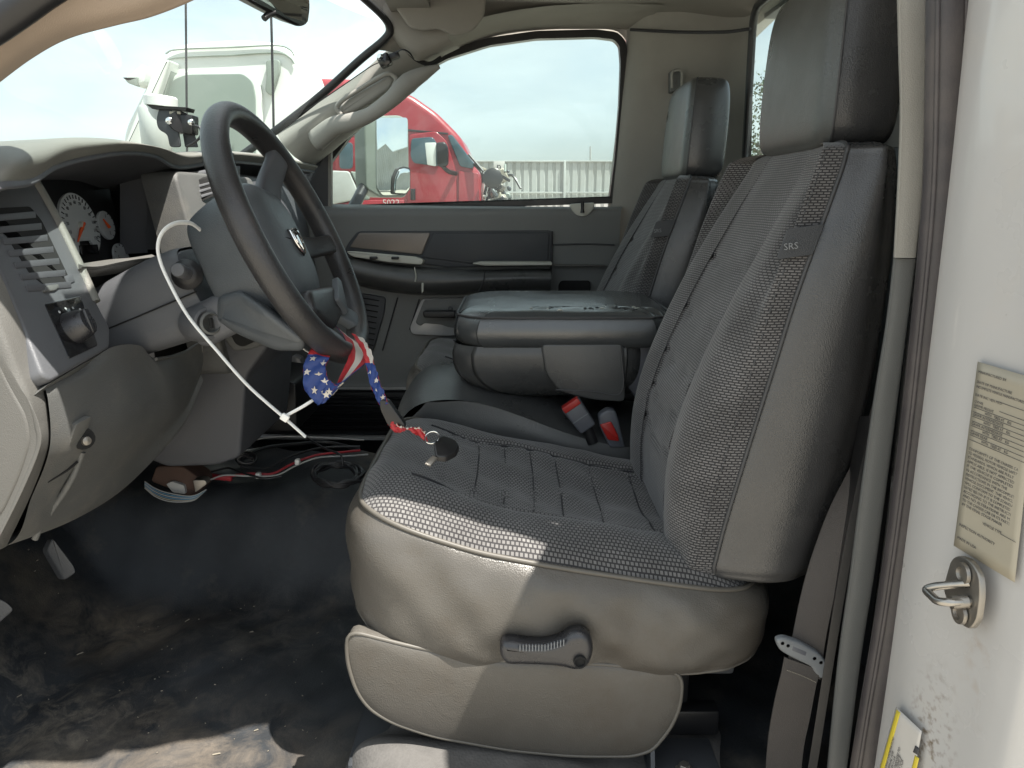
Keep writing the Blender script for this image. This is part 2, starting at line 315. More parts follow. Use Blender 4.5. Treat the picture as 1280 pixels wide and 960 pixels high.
def floor_mat():
    m = M['mat_floor']; n = m.node_tree; L = n.links; b = n.nodes['Principled BSDF']; prev = b.inputs['Base Color'].links[0].from_socket
    g = n.nodes.new('ShaderNodeNewGeometry')
    for (px, py, sx, sy, s, col, lo, hi) in ((150, 790, 5.5, 9, 14, (.20, .165, .125), .36, .66), (250, 935, 3.5, 7, 11, (.15, .125, .10), .40, .7), (60, 900, 4, 6, 24, (.16, .14, .115), .48, .66), (330, 790, 5, 7, 20, (.11, .10, .09), .45, .7)):
        c = U(px, py, Z=.72)
        v = n.nodes.new('ShaderNodeVectorMath'); v.operation = 'SUBTRACT'; L.new(g.outputs['Position'], v.inputs[0]); v.inputs[1].default_value = (c[0], c[1], .72)
        q = n.nodes.new('ShaderNodeVectorMath'); q.operation = 'MULTIPLY'; L.new(v.outputs[0], q.inputs[0]); q.inputs[1].default_value = (sx, sy, 0)
        l = n.nodes.new('ShaderNodeVectorMath'); l.operation = 'LENGTH'; L.new(q.outputs[0], l.inputs[0])
        mr = n.nodes.new('ShaderNodeMapRange'); mr.interpolation_type = 'SMOOTHSTEP'; mr.inputs['From Min'].default_value = 1.25; mr.inputs['From Max'].default_value = .1; L.new(l.outputs['Value'], mr.inputs['Value'])
        nz = n.nodes.new('ShaderNodeTexNoise'); nz.inputs['Scale'].default_value = s; nz.inputs['Detail'].default_value = 9; nz.inputs['Roughness'].default_value = .72; nz.inputs['Distortion'].default_value = .9; L.new(g.outputs['Position'], nz.inputs['Vector'])
        r = ramp(n, lo, hi, (0, 0, 0), (1, 1, 1)); L.new(nz.outputs['Fac'], r.inputs[0])
        mu = n.nodes.new('ShaderNodeMath'); mu.operation = 'MULTIPLY'; L.new(r.outputs[0], mu.inputs[0]); L.new(mr.outputs[0], mu.inputs[1])
        mx = n.nodes.new('ShaderNodeMix'); mx.data_type = 'RGBA'; L.new(mu.outputs[0], mx.inputs['Factor']); L.new(prev, mx.inputs['A']); mx.inputs['B'].default_value = (*col, 1); prev = mx.outputs['Result']
    L.new(prev, b.inputs['Base Color'])
floor_mat()
M['steel'] = mat('steel', (.30, .28, .25), .42, .15, 40, metal=.85, dirt=(.15, .10, .07), dirt_s=20, dirt_lo=.55, dirt_hi=.75)
M['worn_chrome'] = mat('worn_chrome', (.38, .36, .33), .33, .2, 60, metal=1, dirt=(.10, .07, .05), dirt_s=60, dirt_lo=.55, dirt_hi=.7)
M['chrome'] = mat('chrome', (.8, .8, .8), .12, .03, metal=1)
M['handle'] = mat('handle_black', (.022, .022, .025), .3, .1, 30, .3, 1200, spec=.7)
M['zip'] = mat('white_nylon', (.8, .8, .77), .35, .03)
M['red'] = mat('red_plastic', (.40, .02, .016), .35, .05)
M['belt'] = mat('belt_web', (.066, .058, .053), .8, .15, 10, .5, 900)
M['buckle'] = mat('buckle_grey', (.10, .105, .12), .4, .08)
M['guide'] = mat('guide_grey', (.17, .18, .19), .45, .08)
M['gauge'] = mat('gauge_face', (.50, .52, .52), .5, .05)
M['orange'] = mat('needle_orange', (.85, .12, .03), .4, .02)
M['ink'] = mat('ink', (.05, .05, .055), .7, .05)
M['sticker'] = mat('sticker_tan', (.34, .31, .245), .5, .06, 9)
M['sticker_white'] = mat('sticker_white', (.50, .48, .45), .5, .06, 9)
M['yellow'] = mat('sticker_yellow', (.62, .50, .05), .5, .06)
def jamb_paint():
    m = M['white_paint'].copy(); m.name = 'jamb_paint'; n = m.node_tree; L = n.links; b = n.nodes['Principled BSDF']; src = b.inputs['Base Color'].links[0].from_socket
    tc = n.nodes.new('ShaderNodeTexCoord'); prev = src
    for (cx, cy, cz, sx, sz, s, col, lo, hi) in ((.39, -.075, .545, 28, 11, 130, (.17, .135, .10), .50, .70), (.39, -.115, .665, 40, 14, 60, (.33, .25, .19), .52, .95)):
        v = n.nodes.new('ShaderNodeVectorMath'); v.operation = 'SUBTRACT'; L.new(tc.outputs['Object'], v.inputs[0]); v.inputs[1].default_value = (cx, cy, cz)
        q = n.nodes.new('ShaderNodeVectorMath'); q.operation = 'MULTIPLY'; L.new(v.outputs[0], q.inputs[0]); q.inputs[1].default_value = (0, sx, sz)
        l = n.nodes.new('ShaderNodeVectorMath'); l.operation = 'LENGTH'; L.new(q.outputs[0], l.inputs[0])
        mr = n.nodes.new('ShaderNodeMapRange'); mr.inputs['From Min'].default_value = 1.1; mr.inputs['From Max'].default_value = .2; L.new(l.outputs['Value'], mr.inputs['Value'])
        nz = n.nodes.new('ShaderNodeTexNoise'); nz.inputs['Scale'].default_value = s; nz.inputs['Detail'].default_value = 6; L.new(tc.outputs['Object'], nz.inputs['Vector'])
        r = ramp(n, lo, hi, (0, 0, 0), (1, 1, 1)); L.new(nz.outputs['Fac'], r.inputs[0])
        mu = n.nodes.new('ShaderNodeMath'); mu.operation = 'MULTIPLY'; L.new(r.outputs[0], mu.inputs[0]); L.new(mr.outputs[0], mu.inputs[1])
        mx = n.nodes.new('ShaderNodeMix'); mx.data_type = 'RGBA'; L.new(mu.outputs[0], mx.inputs['Factor']); L.new(prev, mx.inputs['A']); mx.inputs['B'].default_value = (*col, 1); prev = mx.outputs['Result']
    L.new(prev, b.inputs['Base Color']); return m
M['jamb'] = jamb_paint()
M['glass'] = glass('window_glass', (.80, .86, .85), dust=.07)
M['glass_w'] = glass('windshield_glass', (.76, .84, .825), dust=.08)
M['mirror'] = mat('mirror_glass', (.82, .86, .84), .03, .01, metal=1, rvar=.01)
M['flag_red'] = mat('ribbon_red', (.40, .025, .03), .6, .08); M['flag_white'] = mat('ribbon_white', (.55, .50, .44), .6, .05); M['flag_blue'] = mat('ribbon_blue', (.015, .04, .17), .6, .1)
M['ground'] = mat('gravel_ground', (.36, .33, .28), .95, .18, 2, .5, 40, dirt=(.24, .22, .18), dirt_s=.5)
M['fence'] = mat('fence_metal', (.42, .43, .41), .5, .06, 1.5, dirt=(.34, .34, .31), dirt_s=1)
M['truck_red'] = mat('red_paint', (.28, .022, .032), .35, .10, 1.5, coat=.4, dirt=(.33, .10, .10), dirt_s=1.3, dirt_lo=.5, dirt_hi=.9)
M['truck_white'] = mat('truck_white', (.60, .62, .585), .35, .03, 1)
M['truck_glass'] = mat('truck_window', (.06, .10, .12), .12, .1, 1)
M['truck_grey'] = mat('truck_grey', (.22, .25, .22), .4, .06, 1)
M['truck_panel'] = mat('sleeper_panel', (.20, .235, .21), .5, .04, 1)
M['tyre'] = mat('tyre', (.03, .03, .03), .8, .1)
M['bark'] = mat('bark', (.13, .10, .075), .9, .2)
M['leaf'] = mat('leaf', (.075, .10, .045), .7, .3, 3)
M['wire_red'] = mat('wire_red', (.38, .03, .04), .45, .1); M['wire_black'] = mat('wire_black', (.02, .02, .022), .4, .1); M['wire_grey'] = mat('wire_grey', (.38, .38, .37), .45, .1)
M['cardboard'] = mat('brown_board', (.075, .042, .03), .8, .25, 20); M['wire_blue'] = mat('wire_blue', (.08, .22, .35), .4, .1); M['straw'] = mat('straw', (.24, .21, .16), .7, .2)
M['sticker_tan'] = M['sticker']
# ============================================================ OUTSIDE
def gmesh():
    xs = [-400, -60, -20, -8, 0, 8, 20, 60, 400]; V = [(x, y, 0) for y in xs for x in xs]
    return V, gfaces(len(xs), len(xs))
V, F = gmesh(); structure(mk('ground', V, F, M['ground'], None, None, 0, origin=(0, 0, 0)))
# corrugated yard fence: panels of folded sheet between posts
def fence(name, label, a, b, H, n, group=None):
    a = np.array(a, float); b = np.array(b, float); t = thing(name, label, 'fence', tuple(a), group); d = (b-a)/n; L = np.linalg.norm(d); u = d/L; nn = np.array([u[1], -u[0], 0])
    prof = []; k = int(L/.3); 
    for i in range(k):
        s = i*L/k; q = L/k
        prof += [(s, 0), (s+q*.55, 0), (s+q*.65, .05), (s+q*.9, .05)]
    prof.append((L, 0)); V = []
    for z in (.05, H):
        for s, o in prof: V.append(a+u*s*.995-nn*o+np.array([0, 0, z]))
    m = len(prof); V2 = [v-nn*.004 for v in V]
    pan = fixn(mk('fence_panel', V+V2, gfaces(2, m)+gfaces(2, m, off=2*m)+[(0, m, 3*m, 2*m), (m-1, 2*m-1, 4*m-1, 3*m-1)]+[(m+i, m+i+1, 3*m+i+1, 3*m+i) for i in range(m-1)], M['fence'], t, None, 0))
    post = box('fence_post', a+nn*.06+np.array([0, 0, (H+.05)/2]), (.09, .09, H+.05), M['fence'], t, .01)
    rail = box('fence_rail', a+d/2+nn*.05+np.array([0, 0, H*.62]), (L if abs(u[0]) > .5 else .06, .06 if abs(u[0]) > .5 else L, .07), M['fence'], t, .01)
    cap = box('fence_cap', a+d/2+np.array([0, 0, H+.03]), (L if abs(u[0]) > .5 else .12, .12 if abs(u[0]) > .5 else L, .06), M['fence'], t, .01)
    for i in range(1, n):
        for p in (pan, rail, cap, post): shared(p, p.name.split('.')[0], t, d*i)
    return t
fence('metal_fence', 'pale grey corrugated metal fence along the yard behind the red truck', (-22, 30, 0), (34, 30, 0), 2.95, 14)
fence('metal_fence', 'corrugated metal fence behind the parked pickup, seen only in its side mirror', (10, -20, 0), (10, 19, 0), 2.9, 10)
t = thing('yard_sign', 'small white square sign above the corrugated fence', 'sign', (U(622, 210, Y=29.6)))
sg = box('sign_board', U(624, 209, Y=29.6), (.42, .03, .42), M['sticker_white'], t, .01)
box('sign_post', U(624, 209, Y=29.7)-np.array([0, 0, 1.5]), (.05, .05, 3.0), M['fence'], t, 0)
text('sign_mark', 'n', U(620.5, 212, Y=29.57), (1, 0, 0), (0, 0, 1), .38, M['ink'], t)
tube('flagpole', [U(738, 300, Y=34), U(738, 183, Y=34)], .035, M['fence'], None, 6, 3); tag(bpy.data.objects['flagpole'], 'thin pale pole rising behind the corrugated fence', 'pole')

# ---- red semi truck
Y0 = 18.0
t = thing('semi_truck', 'faded red sleeper semi truck with its hood off and engine bare', 'truck', tuple(U(480, 336, Y=Y0)*[1, 1, 0]))
body = rnd(UL([(318, 308), (318, 112), (345, 96), (440, 98), (480, 106), (515, 119), (545, 140), (568, 163), (576, 172), (592, 206), (600, 216), (602, 262), (600, 306)], Y0), .12, 3)
plate('cab_body', body, (0, 2.35, 0), M['truck_red'], t, .16, 4)
plate('roof_seam', UL([(416, 163), (505, 161), (560, 166), (560, 168), (505, 163.5), (416, 165.5)], Y0-.03), (0, .05, 0), M['thread'], t, .002)
wf = plate('sleeper_window_frame', rnd(UL([(419, 172), (447, 172), (447, 216), (419, 216)], Y0-.05), .12, 4), (0, .08, 0), M['truck_red'], t, .02)
plate('sleeper_window', rnd(UL([(424, 178), (441, 178), (441, 211), (424, 211)], Y0-.08), .09, 4), (0, .05, 0), M['truck_glass'], t, .01)
dr = plate('cab_door', rnd(UL([(511, 168), (545, 164), (558, 176), (570, 214), (572, 300), (508, 300)], Y0-.05), .08, 3), (0, .08, 0), M['truck_red'], t, .02)
ORG[dr.name] = ORG[t.name]
plate('door_window', rnd(UL([(514, 173), (541, 171), (549, 184), (549, 208), (517, 204), (513, 196)], Y0-.09), .07, 3), (0, .05, 0), M['truck_glass'], dr, .01)
plate('door_handle', UL([(513, 236), (519, 236), (519, 250), (513, 250)], Y0-.10), (0, .06, 0), M['black'], dr, .01)
plate('windshield', rnd(UL([(559, 169), (565, 168), (594, 206), (590, 211), (575, 208)], Y0-.05), .05, 3), (0, .7, 0), M['truck_glass'], t, .02)
plate('hood_side', rnd(UL([(573, 214), (598, 216), (600, 300), (573, 300)], Y0-.07), .05, 3), (0, .1, 0), M['truck_red'], t, .02)
for i, (p, q) in enumerate([((586, 193), (604, 214)), ((592, 205), (603, 216))]): tube('wiper', [U(*p, Y=Y0-.1), U(*q, Y=Y0-.2)], .03, M['black'], t, 5, 3)
mr = plate('side_mirror', rnd(UL([(545, 178), (556, 177), (560, 184), (560, 206), (552, 210), (546, 206)], Y0-.5), .06, 4), (0, .16, 0), M['black'], t, .04); ORG[mr.name] = ORG[t.name]
plate('mirror_glass', rnd(UL([(531, 178.5), (545, 178), (545, 208), (534, 206)], Y0-.45), .03, 3), (0, .03, 0), M['truck_white'], mr, .01)
tube('mirror_arm', [U(552, 206, Y=Y0-.4), U(560, 214, Y=Y0-.3), U(570, 217, Y=Y0-.05)], .05, M['black'], t, 6, 8)
# white-grey quarter fairing and exhaust stack
plate('side_fairing', rnd(UL([(413, 213), (436, 214), (446, 236), (449, 249), (413, 256)], Y0-.12), .06, 3), (0, .1, 0), M['fence'], t, .03)
plate('fuel_tank_strap', rnd(UL([(437, 214), (458, 216), (462, 250), (450, 250), (446, 232)], Y0-.10), .05, 3), (0, .1, 0), M['truck_grey'], t, .03)
plate('lower_skirt', UL([(413, 258), (449, 250), (505, 250), (505, 300), (413, 300)], Y0-.10), (0, .08, 0), M['truck_red'], t, .02)
text('fleet_number', '5022', U(478, 257, Y=Y0-.11), (1, 0, 0), (0, 0, 1), .2, M['sticker_white'], t)
eng = []
rng = random.Random(3)
for i in range(46):
    c = U(rng.uniform(602, 640), rng.uniform(212, 262), Y=Y0+rng.uniform(.2, 1.8)); s = rng.uniform(.08, .34)
    mm = rng.choice([M['black'], M['black'], M['truck_grey'], M['steel'], M['sticker_tan'], M['wheelgrey']])
    if i % 3: eng.append(box('e', c, (s, s*.8, s*rng.uniform(.3, 1.2)), mm, None, .03, rot=Matrix.Rotation(rng.uniform(0, 1.5), 3, 'Y'), seg=1))
    else:
        q = c+np.array([rng.uniform(-.6, .6), -.3, rng.uniform(-.5, .2)]); eng.append(tube('e', [c, (c+q)/2+np.array([0, 0, .15]), q], .035, mm, None, 6, 8))
eng.append(lathe('e', [(.001, 0), (.2, 0), (.22, .05), (.22, .2), (.1, .25), (.001, .25)], U(616, 224, Y=Y0-.1), (0, -1, .1), M['black'], None, 20))
eng.append(box('e', U(620, 285, Y=Y0+.7), (1.0, .9, 1.3), M['black'], None, .05)); 
join('engine', eng, t)
for px in (590, 425):
    c = U(px, 300, Y=Y0+.15); c[2] = .52
    wh = lathe('wheel', [(.001, .02), (.28, .02), (.3, -.04), (.48, -.04), (.52, .04), (.52, .26), (.3, .28)], c, (0, -1, 0), M['tyre'], t, 28)
# ---- white semi truck seen through the windshield (its back)
Y0 = 12.0
t = thing('semi_truck', 'white sleeper semi truck with grey back panel, seen through the windshield', 'truck', tuple(U(280, 380, Y=Y0)*[1, 1, 0]))
plate('cab_body', rnd(UL([(150, 330), (152, 164), (198, 72), (222, 54), (290, 48), (346, 52), (368, 64), (384, 104), (388, 165), (388, 330)], Y0), .22, 5), (0, 1.3, 0), M['truck_white'], t, .12, 4)
0 and plate('roof_cap', rnd(UL([(178, 88), (208, 62), (236, 52), (345, 50), (366, 66), (366, 64), (345, 61), (230, 64), (206, 74), (186, 92)], Y0-.02), .02, 2), (0, 1.2, 0), M['truck_white'], t, .03)
for dy in (0, 10): tube('roof_seam', UL([(207, 67+dy), (222, 62+dy), (290, 59+dy), (345, 57+dy*.9), (362, 62+dy), (368, 70+dy)], Y0-.02), .012, M['truck_grey'], t, 6, 30)
bf = plate('back_panel_frame', rnd(UL([(186, 330), (196, 130), (212, 98), (228, 88), (308, 86), (322, 96), (328, 118), (328, 330)], Y0-.06), .2, 5), (0, .1, 0), M['truck_white'], t, .03); ORG[bf.name] = ORG[t.name]
plate('back_panel', rnd(UL([(196, 330), (203, 120), (215, 100), (232, 93), (304, 92), (315, 101), (319, 120), (320, 330)], Y0-.09), .16, 5), (0, .06, 0), M['truck_panel'], bf, .01)
plate('side_fairing', rnd(UL([(148, 200), (196, 76), (212, 74), (170, 200)], Y0-.35), .05, 3), (0, .4, 0), M['truck_white'], t, .03)
plate('inner_fairing', rnd(UL([(170, 200), (209, 88), (214, 88), (186, 200)], Y0-.2), .02, 3), (0, .2, 0), M['truck_grey'], t, .01)
plate('air_deflector', rnd(UL([(332, 75), (349, 74), (349, 90), (338, 120), (331, 114), (333, 96)], Y0-.1), .05, 3), (0, .08, 0), M['truck_grey'], t, .01)
sm_ = plate('roof_lamp', rnd(UL([(156, 98), (177, 80), (182, 84), (180, 104), (168, 108), (160, 102)], Y0-.2), .04, 3), (0, .3, 0), M['truck_white'], t, .03)
plate('lamp_bracket', rnd(UL([(153, 96), (160, 100), (172, 96), (171, 108), (160, 104)], Y0-.24), .02, 3), (0, .1, 0), M['truck_grey'], t, .01)
tube('whip_antenna', [U(232, -20, Y=Y0-.5), U(233, 92, Y=Y0-.5), U(235, 330, Y=Y0-.5)], .016, M['black'], t, 5, 12)
tube('whip_antenna', [U(338, -8, Y=Y0-.5), U(340, 60, Y=Y0-.5), U(342, 160, Y=Y0-.5), U(344, 330, Y=Y0-.5)], .018, M['black'], t, 5, 12)
for px in (190, 355):
    c = U(px, 300, Y=Y0+.2); c[2] = .5; lathe('wheel', [(.001, 0), (.3, 0), (.48, 0), (.5, .06), (.5, .3), (.3, .32)], c, (0, 1, 0), M['tyre'], t, 24)
# ---- trees behind the cab
def tree(px, Y, H, label, seed, Wd=1.3):
    r = random.Random(seed); b = U(px, 300, Y=Y); b[2] = 0; t = thing('tree', label, 'tree', tuple(b), 'trees behind the pickup'); tr = []; tips = []
    P = [b, b+[.05, 0, H*.3], b+[-.1, 0, H*.6], b+[.1, 0, H*.9]]; tr.append(tube('e', P, [.16, .12, .08, .03], M['bark'], None, 7, 12))
    for i in range(22):
        z = H*r.uniform(.18, .88); s = b+np.array([0, 0, z]); a = r.uniform(0, 6.28); L = Wd*(1.15-z/H)*r.uniform(.6, 1.1); e = s+np.array([math.cos(a)*L, math.sin(a)*L, L*r.uniform(.1, .7)]); tr.append(tube('e', [s, (s+e)/2+np.array([0, 0, .1]), e], [.05, .02, .008], M['bark'], None, 5, 6)); tips += [(s+e)/2, e, e*.7+s*.3]
    join('trunk', tr, t); V = []; F = []
    for tp in tips:
        for j in range(46):
            c = tp+np.array([r.gauss(0, .28), r.gauss(0, .28), r.gauss(0, .26)]); q = r.uniform(.035, .075); a = np.array([r.gauss(0, 1) for _ in range(3)]); a /= np.linalg.norm(a); bb = np.cross(a, [r.gauss(0, 1) for _ in range(3)]); bb /= np.linalg.norm(bb); k = len(V)
            V += [c-a*q, c+bb*q*.5, c+a*q, c-bb*q*.5]; F.append((k, k+1, k+2, k+3))
    o = mk('crown', V, F, M['leaf'], t, None, 0); o['kind'] = 'stuff'
tree(948, 24, 5.6, 'sparse green tree seen through the rear window left of the big headrest', 4)
tree(966, 27, 5.0, 'second sparse tree seen through the rear window, nearer the headrest', 9)

# ============================================================ THE PICKUP CAB
YN, YF = .72, 2.28
cab = thing('pickup_cab', 'white pickup cab shell with grey and beige trim around the front seats', 'truck cab', (0, .7, .45))
# floor: rubber mat with transmission hump and toe board
def floorz(x, y):
    h = 1/(1+math.exp(-(y-1.43)/.022))*(1/(1+math.exp((y-1.86)/.03))); tun = .205*h
    bl = 1/(1+math.exp((x+.22)/.05)) if True else 1
    z = .715+tun*(.25+.75*bl)
    toe = max(0, -(x+.78)); z = max(z, .715+toe*1.1) if toe > 0 else z
    z += .006*math.sin(x*23+y*7)*math.sin(y*19-x*5)+.003*math.sin(x*61)*math.sin(y*47)
    z += .018*math.exp(-((x+.52)**2+(y-1.18)**2)/.02)
    return z
nx, ny = 130, 120; xs = np.linspace(-1.15, .62, nx); ys = np.linspace(.70, 2.27, ny)
V = [(x, y, floorz(x, y)) for y in ys for x in xs]
structure(mk('floor', V, gfaces(ny, nx), M['mat_floor'], None, None, 180))
# steel floor pan and sills below
plate('rocker_sill', rnd(UL([], 0) or [np.array(p, float) for p in [(-1.3, .66, .46), (.42, .66, .46), (.42, .66, .70), (-1.3, .66, .70)]], .03, 3), (0, .05, 0), M['white_paint'], cab, .02)
box('floor_pan', (-.28, 1.49, .60), (1.8, 1.62, .16), M['black'], cab, .02)
box('firewall', (-1.2, 1.49, .95), (.05, 1.62, .8), M['black'], cab, .01)
# scuff plate on the driver's sill
sp = surf('scuff_plate', [[(x, y, z) for x in (-.62, -.3, -.05, .1, .3)] for y, z in ((.66, .70), (.675, .722), (.71, .738), (.76, .742), (.80, .728))], M['trim_grey'], cab, 24, 10, thick=.01)
# seat base / mounting track
# roof: headliner and outer skin
hl = []
def roofz(x, y):
    c = 1-((y-1.5)/.85)**2*.05; z = 1.995 if True else 0
    e = max(0, abs(y-1.5)-.60); z -= e*e*1.1
    f = max(0, -.12-x); z -= f*f*1.6
    g = max(0, x-.42); z -= g*g*1.5
    return z
xs = np.linspace(-.22, .62, 30); ys = np.linspace(.80, 2.27, 50)
A = [(x, y, roofz(x, y)) for y in ys for x in xs]; B = [(x, y, roofz(x, y)+.035) for y in ys for x in xs]
n_ = len(A); F = gfaces(50, 30)+[tuple(reversed([q+n_ for q in f])) for f in gfaces(50, 30)]
edge = list(range(30))+[j*30+29 for j in range(1, 50)]+[49*30+i for i in range(28, -1, -1)]+[j*30 for j in range(48, 0, -1)]
F += [(a, b, b+n_, a+n_) for a, b in zip(edge, edge[1:]+edge[:1])]
tag_h = structure(fixn(mk('headliner', A+B, F, M['head'], None, None, 60)))
box('pillar_leak_filler', (.53, .825, 1.55), (.16, .04, .86), M['white_paint'], cab, .01)  # unseen filler added behind the pillar to stop sun leaking in
box('roof_leak_filler', (.24, .83, 1.965), (.74, .06, .05), M['white_paint'], cab, .01)  # unseen filler added along the roof edge against the same sun leak
box('roof_leak_filler', (-.11, .775, 1.958), (.34, .075, .03), M['white_paint'], cab, .008)  # added to close the gap by the rail where sun reached the floor
surf('roof_skin', [[(x, y, roofz(x, max(.72, min(2.26, y)))+.045+(-.03 if abs(y-1.49) > .8 else 0)) for y in (.79, .81, 1.1, 1.5, 1.9, 2.26, 2.33)] for x in (-.25, 0, .4, .66)], M['white_paint'], cab, 30, 14, thick=.01)
# driver's side roof rail and pillars (outer steel) : one swept tube, white, its front stretch bulged outward to shade the floor
rail = [(-1.02, .80, 1.40), (-.62, .81, 1.66), (-.32, .765, 1.865), (-.10, .738, 1.94), (.03, .75, 1.95), (.12, .798, 1.95), (.23, .80, 1.935), (.34, .795, 1.86), (.43, .785, 1.70), (.47, .785, 1.5), (.47, .785, 1.2)]
tube('roof_rail', rail, .026, M['white_paint'], cab, 12, 60, smooth=180)
rs = [np.array(p)+[0, .035, -.015] for p in rail[1:]]
# the white jamb with its striker
def jamb_rows():
    rows = []
    for z in np.linspace(1.9, .46, 16):
        f = (1.9-z)/1.44; x0 = .385+.012*math.sin(f*3.1)
        rows.append([(x0+.03, .81, z), (x0+.012, .752, z), (x0, .715, z), (x0-.004, .69, z), (x0-.004, .655, z), (x0+.006, .60, z), (x0+.012, .56, z), (x0+.022, .535, z), (x0+.05, .518, z), (x0+.12, .512, z), (x0+.4, .505, z)])
    return rows
jb = surf('door_jamb', jamb_rows(), M['jamb'], cab, 60, 40, thick=.004, back=(1, .3, 0))
# rubber weatherstrip
wp = [U(1183, -60, Y=.715), U(1181, 100, Y=.715), U(1176, 250, Y=.715), U(1160, 420, Y=.715), U(1139, 600, Y=.715), U(1116, 760, Y=.715), U(1092, 900, Y=.715), U(1074, 1010, Y=.715)]
tube('weatherstrip', wp, .0135, M['rubber'], cab, 12, 60, ell=(.9, 1.25), up=(0, 1, 0), smooth=180)
tube('weatherstrip_lip', [p+np.array([-.0125, -.010, 0]) for p in wp], .0022, M['rubber'], cab, 8, 60)
tube('weatherstrip_lip', [p+np.array([.013, -.008, 0]) for p in wp], .002, M['rubber'], cab, 8, 60)
# B pillar trims (driver's side)
CV = np.array([0, 0, CAMZ])
def strip_col(name, L, Rr, Y, m, par, dome=.005, depth=.05):
    rows = []
    for a, b in zip(L, Rr):
        p, q = U(a[0], a[1], Y=Y), U(b[0], b[1], Y=Y); q[2] = p[2]
        rows.append([CV+(p-CV)*(1+depth/Y), CV+(p-CV)*(1+.004/Y), p*.85+q*.15+np.array([0, -dome*.6, 0]), p*.4+q*.6-np.array([0, dome, 0]), p*.1+q*.9-np.array([0, dome*.4, 0]), q+np.array([.002, .012, 0]), q+np.array([.003, depth, 0])])
    return surf(name, rows, m, par, 24, 40, smooth=50)
strip_col('upper_pillar_trim', [(1120, -60), (1123, 60), (1125, 140), (1122, 230), (1117, 322)], [(1163, -60), (1162, 60), (1160, 140), (1156, 230), (1146, 322)], .775, M['trim_beige'], cab)
strip_col('lower_pillar_trim', [(1117, 323), (1108, 400), (1092, 500), (1075, 620), (1062, 720), (1048, 820), (1034, 960), (1030, 1010)], [(1146, 323), (1136, 400), (1121, 520), (1108, 620), (1094, 720), (1078, 820), (1060, 960), (1054, 1010)], .78, M['trim_grey'], cab)
surf('inner_rocker_trim', [[U(1090, 520, Y=.84), U(1075, 520, Y=.90)], [U(1052, 700, Y=.83), U(1040, 700, Y=.92)], [U(1010, 960, Y=.82), U(1000, 960, Y=.95)], [U(1000, 1010, Y=.82), U(990, 1010, Y=.95)]], M['black'], cab, 8, 20, thick=.01)
# rear wall of the cab with its window
def wall_row(z):
    lean = (z-1.5)*-.05; t = max(0, z-1.6)*-.14; s = -max(0, 1.93-max(z, 1.45))*.085
    return [(.320+s, 2.31+t*.3, z), (.324+s, 2.276+t*.3, z), (.345+s*.9, 2.254+t*.6, z), (.376+s*.7, 2.243+t, z), (.425+s*.3, 2.236+t, z), (.50, 2.225+t, z), (.565+lean*.5, 2.195+t, z), (.60+lean, 2.13+t*.5, z), (.612+lean, 2.07, z), (.616+lean, 2.02, z)]
surf('rear_corner_trim', [wall_row(z) for z in (.72, .9, 1.1, 1.3, 1.5, 1.65, 1.8, 1.92, 1.99)], M['trim_beige'], cab, 40, 30, smooth=180)
for z0, z1, nm in ((.70, 1.585, 'rear_wall_lower'), (1.93, 2.0, 'rear_wall_upper')):
    box(nm, (.64, 1.5, (z0+z1)/2), (.06, 1.0, z1-z0), M['door_dark'], cab, .005)
surf('rear_corner_trim', [[(.616, 1.33, z), (.612, 1.0, z), (.59, .87, z), (.54, .80, z), (.44, .775, z)] for z in (.72, 1.2, 1.6, 1.99)], M['trim_beige'], cab, 20, 14, smooth=180)
rw = rnd([np.array(p, float) for p in [(.60, 2.035, 1.575), (.585, 2.0, 1.955), (.585, 1.32, 1.955), (.60, 1.31, 1.575)]], .05, 5)
tube('rear_window_seal', rw, .010, M['black'], cab, 8, raw=True, closed=True)
plate('rear_window', rw, (.005, 0, 0), M['glass'], cab, .0005, 1)
box('rear_shelf_bag', (.52, 1.62, 1.44), (.12, .34, .19), M['black'], None, .05, seg=4); tag(bpy.data.objects['rear_shelf_bag'], 'black rolled bundle stuffed behind the two seats', 'bag'); bpy.data.objects['rear_shelf_bag'].name = 'black_bag'
# seam of headliner and corner trim
tube('headliner_seam', UL([(788, 37, 2.20), (850, 40, 2.12), (905, 40, 2.0), (938, 36, 1.93)], 0), .004, M['thread'], cab, 6, 20)
# belt anchor on far pillar
ba = plate('belt_guide_far', rnd(UL([(838, 88), (852, 88), (853, 112), (838, 116)], 2.17), .006, 3), (0, .03, 0), M['trim_grey'], cab, .004)
tube('belt_guide_loop', UL([(840, 110), (840, 92), (845, 88), (852, 90), (852, 108)], 2.15), .0035, M['trim_beige'], cab, 6, 20)

# passenger side window surround, pillar, glass
win = [(404, 266), (404, 200), (430, 165), (470, 125), (512, 88), (556, 64), (610, 47), (670, 38.5), (745, 36.5), (772, 40), (783, 52), (785, 78), (783, 130), (777, 200), (770, 254)]
wi3 = rnd(UL(win, 2.27), .012, 2); win_in = inset(wi3, .020, newell(wi3))
pd = thing('passenger_door', 'grey passenger door with dark insert, armrest and white painted edges', 'door', (0, 2.3, .75))
def ringframe(name, A, B, depth, m, par):
    A = np.asarray(A); B = np.asarray(B); k = len(A); V = np.vstack([A, B, B+depth, A+depth]); return fixn(mk(name, V, gfaces(4, k, True, True), m, par, None, 40))
ringframe('window_seal', wi3, win_in, np.array([0, .03, 0]), M['black'], pd)
sh_ = []
plate('window_glass', win_in, (0, .004, 0), M['glass'], pd, .0005, 1)
# outer door frame painted white, as a ring around the glass
oo = inset(wi3, -.06, newell(wi3)); ringframe('window_frame', oo+[0, .05, 0], inset(wi3, -.01, newell(wi3))+[0, .03, 0], np.array([0, .04, 0]), M['white_paint'], pd)
